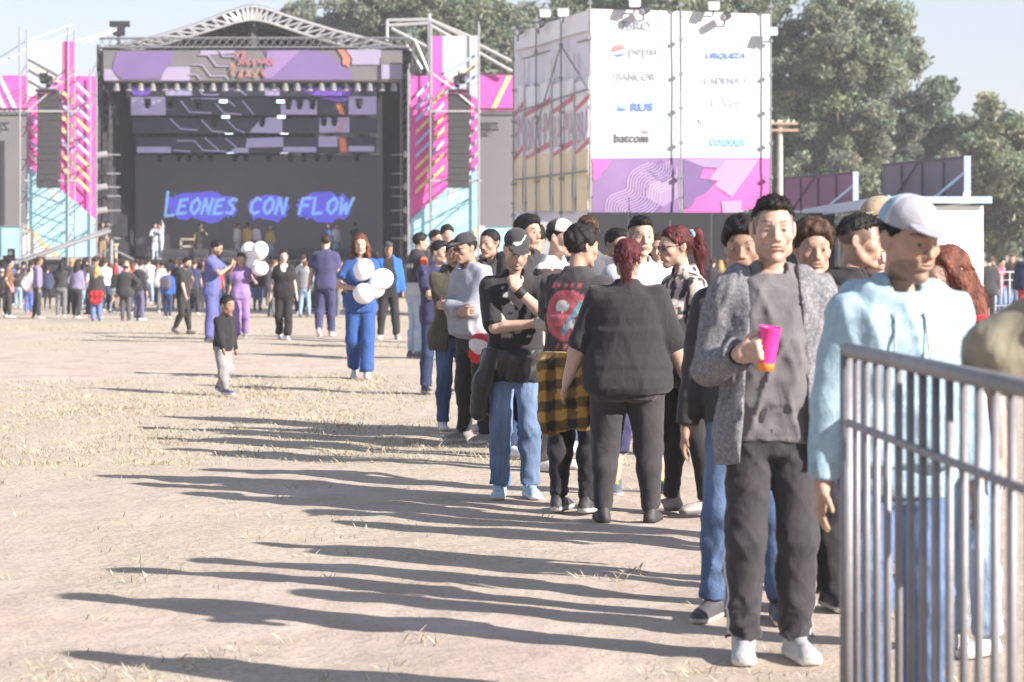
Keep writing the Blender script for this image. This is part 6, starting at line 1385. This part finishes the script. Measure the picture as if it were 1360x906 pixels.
# --- further along the queue
p20 = person('man in light grey hoodie, black cap and sunglasses, second cap on his belt', 628, 588, 309, -52, skin='mid', hair='short', glasses=(.012, .012, .014), cap=dict(c=BK2), top=hoodie((.30, .31, .36), hem=.50, off=.024), pants=slacks((.030, .028, .030), off=.011, ea=.006), shoes=sneak((.22, .20, .19)), armL='cross', armR='cross_low', hpitch=6, legs='wide', lean=3)
def hung_cap():
    q = p20['world'](A((.115, -.05, .475))*p20['H']); o = empty('hanging_cap', q); tag(o, 'white and red trucker cap hanging from the grey hoodie man\'s belt', 'cap'); o.rotation_euler = (R(60), R(20), R(10))
    P, F_ = mesh_field([El((0, 0, 0), (.085, .095, .085))], .009, [lambda X_, Y_, Z: -Z-.005]); c = np.tile(A(WHT), (len(P), 1)); c[P[:, 1] > .0] = A((.52, .03, .04)); link_mesh('crown', P, F_, CM('cloth'), o, True, c)
    P, F_ = mesh_field([El((0, -.09, 0), (.072, .08, .008), rotx(R(12)))], .008, [lambda X_, Y_, Z: Y_+.06]); link_mesh('brim', P, F_, CM('cloth'), o, True, np.tile(A((.55, .04, .05)), (len(P), 1)))
hung_cap()
person('man with cropped hair and charcoal hoodie right behind the light grey hoodie', 656, None, 303, -35, Y=20.3, skin='mid', hair='buzz', top=hoodie((.085, .08, .085)), pants=jeans(DJEAN), shoes=sneak(WHT), armL='cross', armR='cross_low')
person('young woman in dark olive parka, hair tied back, arms crossed, blue jeans and white sneakers', 603, 572, 318, 14, build='f', skin='tan', hair='back', hairc='dark', top=tee(BK), jacket=coat((.075, .068, .048), open=(.022, .05), hem=.42, name='parka', off=.03), pants=jeans((.06, .09, .18), off=.006), shoes=sneak(WHT, k=1.1), armL='cross', armR='cross_low', hyaw=-10)
person('smiling man in navy scrub top and dark jeans looking over his shoulder along the queue', 580, 523, 319, 22, skin='light', hair='short', top=scrub(NAVY, vneck=None), pants=jeans(DJEAN, off=.012), shoes=sneak(BK2, sole=(.3, .28, .26)), armL='cross', armR='cross_low', hyaw=32, legs='shiftL')
def track(P, c):
    H = 1.75; c[:] = A((.035, .035, .042)); c[(np.abs(P[:, 0]) > .20)] = A((.045, .03, .035)); c[(np.abs(P[:, 0]) > .225) & (P[:, 2] > .55*H)] = A((.60, .10, .06)); c[P[:, 2] < .60*H] = A((.42, .42, .45)); c[(P[:, 2] > .72*H) & (P[:, 2] < .755*H) & (np.abs(P[:, 0]) < .12) & (P[:, 1] > 0) & (np.sin(P[:, 0]*120) > -.2)] = A((.6, .6, .6)); return c
person('man in red, black and grey track jacket and pale faded jeans, turned away', 553, 476, 309, 118, skin='mid', hair='short', top=dict(name='track_jacket', c=BK2, cf=track, off=.02, hem=.50, sleeve=1.92, collar=1, amp=.011), pants=jeans((.36, .44, .55), off=.012, fade=.5), shoes=sneak((.12, .12, .14)), armL='hold', armR='down', hyaw=-10)
person('man with thick black hair looking out above the queue near the light blue banner', 592, None, 299, 20, Y=37, skin='light', hair='curly', top=tee((.10, .10, .13)), pants=jeans(DJEAN), shoes=sneak())
person('man with short black hair and sunglasses behind the track jacket man', 574, None, 305, 60, Y=39, skin='mid', hair='short', glasses=(.012, .012, .014), top=longs(BK2), pants=slacks(BK2), shoes=sneak())
person('man in dark cap head just visible beside the smiling navy scrub man', 617, None, 312, 10, Y=33, skin='light', hair='short', hairc='dark', top=tee(CH), pants=jeans(JEAN), shoes=sneak(), cap=dict(c=(.05, .05, .06)))
# --- walkers on the field
p26 = person('young woman in royal blue scrubs with long wavy hair walking with white balloons', 479, 503, 310, 2, build='f', skin='light', hair='longwavy', hairc='redbr', top=scrub((.036, .088, .27), vneck=.78), pants=slacks((.033, .080, .25), off=.014, ea=.032, ek=.014), shoes=sneak(WHT), armR=((.02, -.13, .63), (1, .1, -.7), (-1, -.1, .1), (0, 1, 0), .6), armL=((.0, -.17, .60), (1, .1, -.7), (-.8, -.4, .3), (0, .6, 1), 1.1), legs='walkL')
person('man in bright blue jacket open over black shirt, black cap and trousers', 516, 451, 321, 4, skin='tan', hair='short', cap=dict(c=(.05, .05, .055)), top=tee(BK), jacket=coat((.035, .13, .42), open=(.04, .075), hem=.47), pants=slacks(BK), shoes=sneak((.42, .40, .38)), girth=1.06, legs='wide')
person('man in navy scrubs seen from behind walking towards the stage', 432, 447, 311, 172, skin='light', hair='short', hairc='dark', top=scrub((.055, .055, .125), vneck=None), pants=slacks((.050, .050, .115), off=.014), shoes=sneak((.22, .22, .24)), legs='walkR', armL='down_wide', armR='swing_f')
p29 = person('woman in black scrubs with white undershirt walking towards us', 377, 452, 331, 4, build='f', skin='pale', hair='back', hairc='dark', top=scrub((.024, .022, .024), vneck=.74), pants=slacks((.026, .024, .026), ea=.03), shoes=sneak(WHT), legs='walkL')
p29['garment']('undershirt', [p29['trunk'](.006)[1]], [lambda X_, Y_, Z: .72*p29['H']-Z], (.6, .59, .58), amp=0)
p30 = person('woman in lilac scrubs holding a bunch of white balloons beside her', 320, 450, 335, 6, build='f', skin='light', hair='back', hairc='dark', top=scrub((.27, .18, .385)), pants=slacks((.255, .165, .37), off=.012, ea=.026), shoes=sneak((.2, .2, .24)), armL='hold_side', armR='down', legs='walkR')
p31 = person('man in blue violet scrubs with glasses and beard reading his phone', 281, 455, 319, 78, skin='mid', hair='short', beard=.7, glasses=(.03, .02, .02), top=scrub((.105, .115, .30), vneck=None), pants=slacks((.10, .105, .28), off=.014), shoes=sneak((.10, .10, .13)), armL='phone', armR='phone', hpitch=16, lean=3)
hand_phone(p31, 1, 'white phone held up by the man in blue violet scrubs', (.6, .6, .6), at=.09)
p32 = person('bearded man with sunglasses, black shirt and trousers and red lanyard striding across', 243, 444, 341, 66, skin='light', hair='short', beard=.7, glasses=(.012, .012, .014), top=tee((.03, .028, .03)), pants=slacks((.032, .030, .032), off=.008, ea=.006), shoes=sneak((.13, .11, .10), sole=(.2, .18, .16)), legs='walkL', armL='swing_b', armR='swing_f', lean=6)
H_ = p32['H']
for s in (1, -1): p32['garment']('lanyard', [Rc(p32['up']((s*.03, -.045, .83)), .006, p32['up']((0, -.088, .62)), .006)], [], (.45, .04, .06), 'cloth', 0, vv=.012)
person('small boy in black long-sleeved top and loose grey cargo trousers walking across the dirt', 297, 524, 391, 52, build='c', skin='tan', hair='buzz', hairc='black', headk=1.38, kz=.945, top=longs((.020, .019, .022), hem=.47), pants=slacks((.24, .23, .235), off=.010, ek=.008, ea=.006, amp=.009, name='cargo_trousers'), shoes=sneak((.07, .08, .16), sole=(.6, .6, .62), k=1.12), legs='walkR', armL='down', armR='swing_f', hpitch=12)
person('woman in white top and black leggings standing behind the black-scrubs woman', 401, 421, 338, 150, build='f', skin='light', hair='back', hairc='dark', top=tee((.6, .59, .58)), pants=legg(CH), shoes=sneak((.6, .45, .45)), legs='strideL')
# balloons
BAL = mat('balloon_white', (.80, .79, .82), .28, 0, .03, 3, spec=.5)
def balloon(J, s, centre_px, Y, r, label, group):
    c = W(centre_px[0], centre_px[1], Y); hand = J['world'](J['arm'][s][2]+J['arm'][s][3]*.09); o = empty('balloon', c); tag(o, label, 'balloon', group)
    d = (hand-c).normalized(); n_, m_ = 24, 16; M_ = d.to_track_quat('Z', 'Y').to_matrix(); v = []
    for j in range(m_+1):
        t = math.pi*j/m_; rr = r*math.sin(t)*(1-.10*max(0, -math.cos(t))**2); zz = -math.cos(t)*r*1.12*(1+.10*max(0, -math.cos(t))**3)
        for i in range(n_): v.append(tuple(M_ @ Vector((rr*math.cos(2*math.pi*i/n_), rr*math.sin(2*math.pi*i/n_), zz))))
    f = [(j*n_+i, j*n_+(i+1) % n_, (j+1)*n_+(i+1) % n_, (j+1)*n_+i) for j in range(m_) for i in range(n_)]
    link_mesh('balloon_skin', v, f, BAL, o, True)
    k = d*r*1.12; MB().tube(k*.98, k*1.10, .006, 8, .014).build('knot', BAL, o)
    mid_ = (k*1.1+(hand-c))*.5+Vector((.01, 0, .01)); MB().path([k*1.1, mid_, hand-c, hand-c+Vector((-.05, -.05, -.22))], .0035, 5).build('ribbon', mat('ribbon_white', (.75, .74, .75), .5), o)
for i, (x, y, r, dy) in enumerate(((483, 358, .118, -.42), (507, 371, .125, -.34), (483, 390, .122, -.50), (497, 384, .112, -.28))): balloon(p26, 1, (x, y), p26['Y']+dy, r, ('uppermost', 'foremost large', 'lowest', 'rearmost half-hidden')[i]+' white balloon of the bunch carried by the blue-scrubs woman', 'balloons of the blue-scrubs woman')
for i, (x, y, r, dy) in enumerate(((345, 333, .145, -.25), (331, 333, .14, .1), (346, 357, .125, -.15), (334, 348, .12, .05))): balloon(p30, 1, (x, y), p30['Y']+dy, r, ('large upper', 'half-hidden upper', 'lowest', 'half-hidden lower')[i]+' white balloon of the bunch held by the lilac-scrubs woman', 'balloons of the lilac-scrubs woman')

# --- the crowd before the stage
CG = 'people crowding before the stage'
def crowd(label, x, yf, yt, yaw, **k): return person(label, x, yf, yt, yaw, group=CG, **k)
crowd('crowd woman in pink cardigan over black with black leggings and white shoes', 11, 419, 359, 150, build='f', hair='long', hairc='dark', top=longs((.55, .22, .24)), pants=legg(), shoes=sneak(), legs='walkL')
crowd('crowd person in black coat and black trousers with white cap by pink cardigan woman', 2, 418, 357, 170, cap=dict(c=WHT), top=longs(BK), pants=legg(), shoes=sneak())
crowd('crowd man in light grey sweater, royal blue jeans and coral shoes seen from behind', 38, 418, 356, 182, hair='short', top=longs((.36, .35, .36)), pants=jeans((.10, .13, .38)), shoes=sneak((.6, .2, .22)), armL='behind', armR='behind')
crowd('crowd person in black jacket and pale jeans beside the grey sweater', 24, 410, 354, 170, hair='short', top=longs(BK2), pants=jeans(LJEAN), shoes=sneak())
crowd('crowd man in grey green hoodie and faded jeans with fair face turned', 51, 406, 353, 60, hair='short', hairc='brown', skin='light', top=hoodie((.16, .18, .15)), pants=jeans(), shoes=sneak(BK2))
crowd('crowd person in navy hooded jacket and black leggings with dark backpack', 63, 411, 354, 190, hair='short', top=hoodie((.045, .055, .11), hem=.47), pants=legg(), shoes=sneak(BK2))
crowd('crowd man in white shirt with black jacket at waist and jeans', 80, 410, 353, 70, hair='short', skin='light', top=tee((.66, .65, .65)), pants=jeans(), shoes=sneak(), armL='cross', armR='cross')
crowd('crowd woman in pale grey hoodie, brown hair and mid blue jeans', 99, 408, 359, 176, build='f', hair='long', hairc='brown', top=hoodie((.34, .33, .37)), pants=jeans((.13, .22, .40)), shoes=sneak())
crowd('crowd man in grey cap, black shirt and light blue jeans', 111, 407, 354, -60, cap=dict(c=(.45, .44, .44)), skin='light', top=tee(BK2), pants=jeans((.22, .33, .5)), shoes=sneak())
b = crowd('crowd woman with long blond hair, black top and red plaid shirt round her waist', 128, 428, 352, 184, build='f', hair='longwavy', hairc='blond', top=longs(BK2, hem=.53), pants=jeans((.12, .18, .40)), shoes=sneak(BK2))
def redplaid(P, c):
    c[:] = A((.50, .03, .04)); c[(np.sin(P[:, 0]*40) > .3) | (np.sin(P[:, 2]*40) > .3)] = A((.22, .015, .02)); return c
tied(b, 'tied_shirt', (.5, .03, .04), redplaid)
crowd('crowd woman with brown hair in white blouse next to the blond woman', 142, 413, 353, 160, build='f', hair='long', hairc='brown', top=tee((.52, .50, .52)), pants=legg(), shoes=sneak())
crowd('crowd woman with bright red hair, black off-shoulder top and pale denim shorts', 153, 415, 352, 176, build='f', skin='light', hair='long', hairc='red', top=longs(BK, neck=.80), pants=dict(name='shorts', c=(.45, .50, .56), m='denim', end=.55, off=.012), shoes=sneak(BK2))
crowd('crowd person in grey cap and long black jacket with charcoal jeans', 167, 427, 350, 172, cap=dict(c=(.38, .38, .38)), hair='short', girth=1.15, top=dict(name='jacket', c=BK2, off=.03, hem=.42, sleeve=1.9, amp=.01), pants=jeans(CH, fade=0), shoes=sneak(BK2), armR='hip')
crowd('crowd man in black jacket and violet grey trousers with white shoes', 185, 426, 346, 150, skin='light', hair='short', top=longs(BK2), pants=slacks((.12, .11, .20), ea=.03), shoes=sneak(), armL='hold')
crowd('crowd woman in pink skirt-length top and navy leggings', 197, 404, 351, 170, build='f', hair='long', hairc='dark', top=longs((.42, .20, .26), hem=.40), pants=legg(DJEAN), shoes=sneak())
crowd('crowd man in olive vest over white sleeves and dark jeans', 205, 403, 351, 200, hair='short', top=tee((.26, .27, .22)), pants=jeans(DJEAN), shoes=sneak())
crowd('crowd person in bright red jacket and blue jeans', 214, 404, 352, 188, hair='short', hairc='dark', top=hoodie((.52, .03, .05)), pants=jeans(), shoes=sneak())
b = crowd('crowd person in blue jacket with colourful backpack, dark jeans and white shoes', 223, 424, 355, 165, hair='short', top=hoodie((.04, .10, .34), hem=.46), pants=jeans(DJEAN), shoes=sneak(), legs='close')
H_ = b['H']; b['garment']('backpack', [Bx(A((0, .11, .70))*H_, A((.075, .035, .09))*H_, .03*H_)], [], (.10, .09, .13), 'cloth', .006, .1)
crowd('crowd person in maroon jacket with light jeans behind the striding bearded man', 257, 410, 352, 160, hair='short', top=longs((.18, .04, .05)), pants=jeans(LJEAN), shoes=sneak())
crowd('crowd man in black jacket and white trousers behind the striding bearded man', 266, 411, 351, 175, hair='short', top=longs(BK2), pants=slacks((.5, .49, .48)), shoes=sneak())
crowd('crowd man in black sweatshirt and blue jeans just behind the lilac scrubs balloons', 342, 414, 348, 180, hair='short', girth=1.1, top=hoodie(BK), pants=jeans(), shoes=sneak(BK2))
crowd('crowd woman in floral skirted dress and brown cardigan by the black-scrubs woman', 358, 410, 350, 178, build='f', hair='long', hairc='dark', top=longs((.22, .14, .12), hem=.38), pants=legg((.12, .09, .09)), shoes=sneak())
crowd('crowd person in dark red and blue jacket near the navy scrubs man', 408, 412, 349, 190, hair='short', top=longs((.16, .03, .06)), pants=jeans(DJEAN), shoes=sneak())
crowd('crowd woman in grey top with black leggings next to the navy scrubs man', 453, 413, 350, 170, build='f', hair='long', hairc='brown', top=tee((.30, .29, .33)), pants=legg(), shoes=sneak())
rg = random.Random(21)
TC = [('black', BK2), ('navy', (.04, .045, .10)), ('grey', (.24, .24, .26)), ('white', (.6, .59, .59)), ('red', (.30, .05, .06)), ('blue', (.06, .10, .24)), ('pink', (.42, .22, .26)), ('green', (.08, .14, .08)), ('brown', (.16, .09, .05)), ('mustard', (.30, .22, .08)), ('lilac', (.22, .19, .30))]
PC = [('blue jeans', lambda: jeans()), ('black trousers', lambda: slacks(BK2)), ('pale jeans', lambda: jeans(LJEAN)), ('dark jeans', lambda: jeans(DJEAN)), ('grey trousers', lambda: slacks((.16, .16, .17)))]
HCS = [('black-haired', 'black'), ('brown-haired', 'brown'), ('dark-haired', 'dark'), ('blond', 'blond'), ('red-haired', 'redbr')]
used = set()
def rnd(x, Y, yaw=None, where='deep in the crowd before the stage', group=CG, H=None):
    while True:
        t, p, h, f = rg.choice(TC[:4]*4+TC), rg.choice(PC), rg.choice(HCS[:3]*2+HCS), rg.random() < .45; kind = rg.choice(('hoodie', 'shirt', 'top'))
        key = (t[0], p[0], h[0], f, kind, where)
        if key not in used: used.add(key); break
    g_ = {'hoodie': hoodie, 'shirt': tee, 'top': longs}[kind](t[1])
    person('%s %s in %s %s and %s %s' % (h[0], 'woman' if f else 'man', t[0], {'hoodie': 'hoodie', 'shirt': 'short-sleeved shirt', 'top': 'long-sleeved top'}[kind], p[0], where), x, None, None, (rg.choice((160, 175, 185, 200, 180, 90, -80)) if yaw is None else yaw)+rg.uniform(-15, 15), H=H or (1.60 if f else 1.71)+rg.uniform(-.07, .07), Y=Y, build='f' if f else 'm', skin=rg.choice(('mid', 'light', 'tan')), hair=('long' if rg.random() < .7 else 'back') if f else 'short', hairc=h[1], top=g_, pants=p[1](), shoes=sneak(rg.choice((WHT, BK2, GRY))), group=group, armL=rg.choice(('down', 'down', 'hold', 'cross', 'pocket')), armR=rg.choice(('down', 'down', 'hold', 'cross', 'pocket')), legs=rg.choice(('stand', 'wide', 'shiftL', 'shiftR')))
x = -16.
while x < 520:
    rnd(x, rg.uniform(68, 78)); x += rg.choice((7, 9, 12, 16, 28, 36))*rg.uniform(.8, 1.2)
x = -12.
while x < 520:
    rnd(x, rg.uniform(79, 92)); x += rg.choice((7, 8, 12, 16, 34))*rg.uniform(.8, 1.2)
FG = 'people behind the far white barriers'
rg.seed(5)
person('person in long black coat standing at the far white barrier', 1313, None, 341, 165, Y=66, group=FG, hair='short', girth=1.15, top=dict(name='coat', c=BK2, off=.035, hem=.40, sleeve=1.9), pants=slacks(BK), shoes=sneak(BK2))
person('woman with long dark hair in black top behind the far white barrier', 1345, None, 338, -10, Y=72, group=FG, build='f', hair='long', hairc='redbr', skin='light', top=longs(BK), pants=jeans(), shoes=sneak())
person('person in pink red top behind the far white barrier', 1329, None, 343, 40, Y=72.5, group=FG, build='f', hair='short', skin='light', top=longs((.55, .08, .14)), pants=jeans(), shoes=sneak())
person('person in navy sweater and red bag strap close to the khaki sleeve', 1362, None, 332, 170, Y=52, hair='short', top=hoodie((.035, .04, .09)), pants=slacks((.4, .05, .06)), shoes=sneak(WHT))
for x in (1320, 1337, 1352, 1368, 1332, 1347): rnd(x, rg.uniform(76, 90), where='far behind the white barriers', group=FG)
for x, Y in ((946, 60), (957, 64), (966, 62), (975, 66)): rnd(x, Y, where='far off beside the black hoarding', group='people passing by the black hoarding', H=1.62)
for x, Y in ((640, 62), (662, 58), (705, 60), (805, 63), (872, 61)): rnd(x, Y, where='behind the queue before the sponsor tower', group='people behind the queue')
# --- on the stage
SG = 'performers and crew on the stage'
def onstage(label, x, yaw, Y=113.0, **k): person(label, x, None, None, yaw, H=k.pop('H', 1.7), Y=Y, z0=zdeck, group=SG, **k)
onstage('performer in pale denim raising one arm high on the stage', 206, 10, skin='light', hair='short', top=hoodie((.48, .50, .56)), pants=jeans((.42, .5, .6)), shoes=sneak(), armL='up', armR='hold')
onstage('performer in light jacket leaning beside the arm-raising performer', 213, -40, skin='tan', hair='short', top=hoodie((.42, .46, .55)), pants=jeans((.45, .5, .58)), shoes=sneak(), armL='mic')
onstage('crew man in black top and khaki trousers by the stage column and crane', 136, 20, Y=109.2, hair='short', top=tee(BK2), pants=slacks((.22, .16, .10)), shoes=sneak(BK2))
onstage('performer in black with yellow sleeves bending by the cream cabinet', 263, 40, hair='curly', top=longs(BK2, cf=lambda P, c: (c.__setitem__(np.abs(P[:, 0]) > .22, A((.55, .45, .08))), c)[1]), pants=slacks(BK), shoes=sneak(), armL='mic', lean=14)
onstage('performer all in white near the yellow hoodie on the stage', 315, 60, skin='tan', hair='short', top=hoodie((.6, .6, .62)), pants=slacks((.55, .55, .57)), shoes=sneak())
onstage('performer in yellow hoodie turned away on the stage', 328, 150, skin='tan', hair='short', top=hoodie((.55, .38, .12)), pants=slacks((.5, .45, .3)), shoes=sneak())
onstage('performer in white top with red cap on the stage', 340, -20, skin='tan', hair='short', cap=dict(c=(.4, .05, .06)), top=longs((.6, .58, .58)), pants=slacks(BK2), shoes=sneak())
onstage('performer in yellow jacket and white cap crouched on the stage', 359, 10, H=1.55, skin='tan', hair='short', cap=dict(c=WHT), top=hoodie((.50, .36, .10)), pants=jeans(LJEAN), shoes=sneak())
onstage('performer in white shirt beside a blue-clad one on the stage', 446, 30, skin='light', hair='short', hairc='brown', top=longs((.58, .6, .66)), pants=jeans(LJEAN), shoes=sneak())
onstage('performer in blue top half hidden by the navy scrubs man', 437, -30, skin='tan', hair='short', top=longs((.08, .16, .36)), pants=jeans(DJEAN), shoes=sneak())
onstage('camera operator in black on the stage near the dark drape', 471, 170, hair='curly', top=longs(BK), pants=slacks(BK), shoes=sneak(BK), armL='phone', armR='phone')
# ------------------------------------------------------------------ dusty air over the field
hz = MB().box((0, 95, 13.5), (170, 230, 31)).build('haze', None); tag(hz, 'thin dusty haze over the whole field', 'haze', None, 'stuff')
hm = bpy.data.materials.new('dusty_air'); hm.use_nodes = True; ht = hm.node_tree; ht.nodes.clear()
ho = ht.nodes.new('ShaderNodeOutputMaterial'); hv = ht.nodes.new('ShaderNodeVolumePrincipled'); hv.inputs['Color'].default_value = (.93, .94, 1.0, 1); hv.inputs['Density'].default_value = .0006; hv.inputs['Anisotropy'].default_value = .0
ht.links.new(hv.outputs[0], ho.inputs['Volume']); hz.data.materials.append(hm)
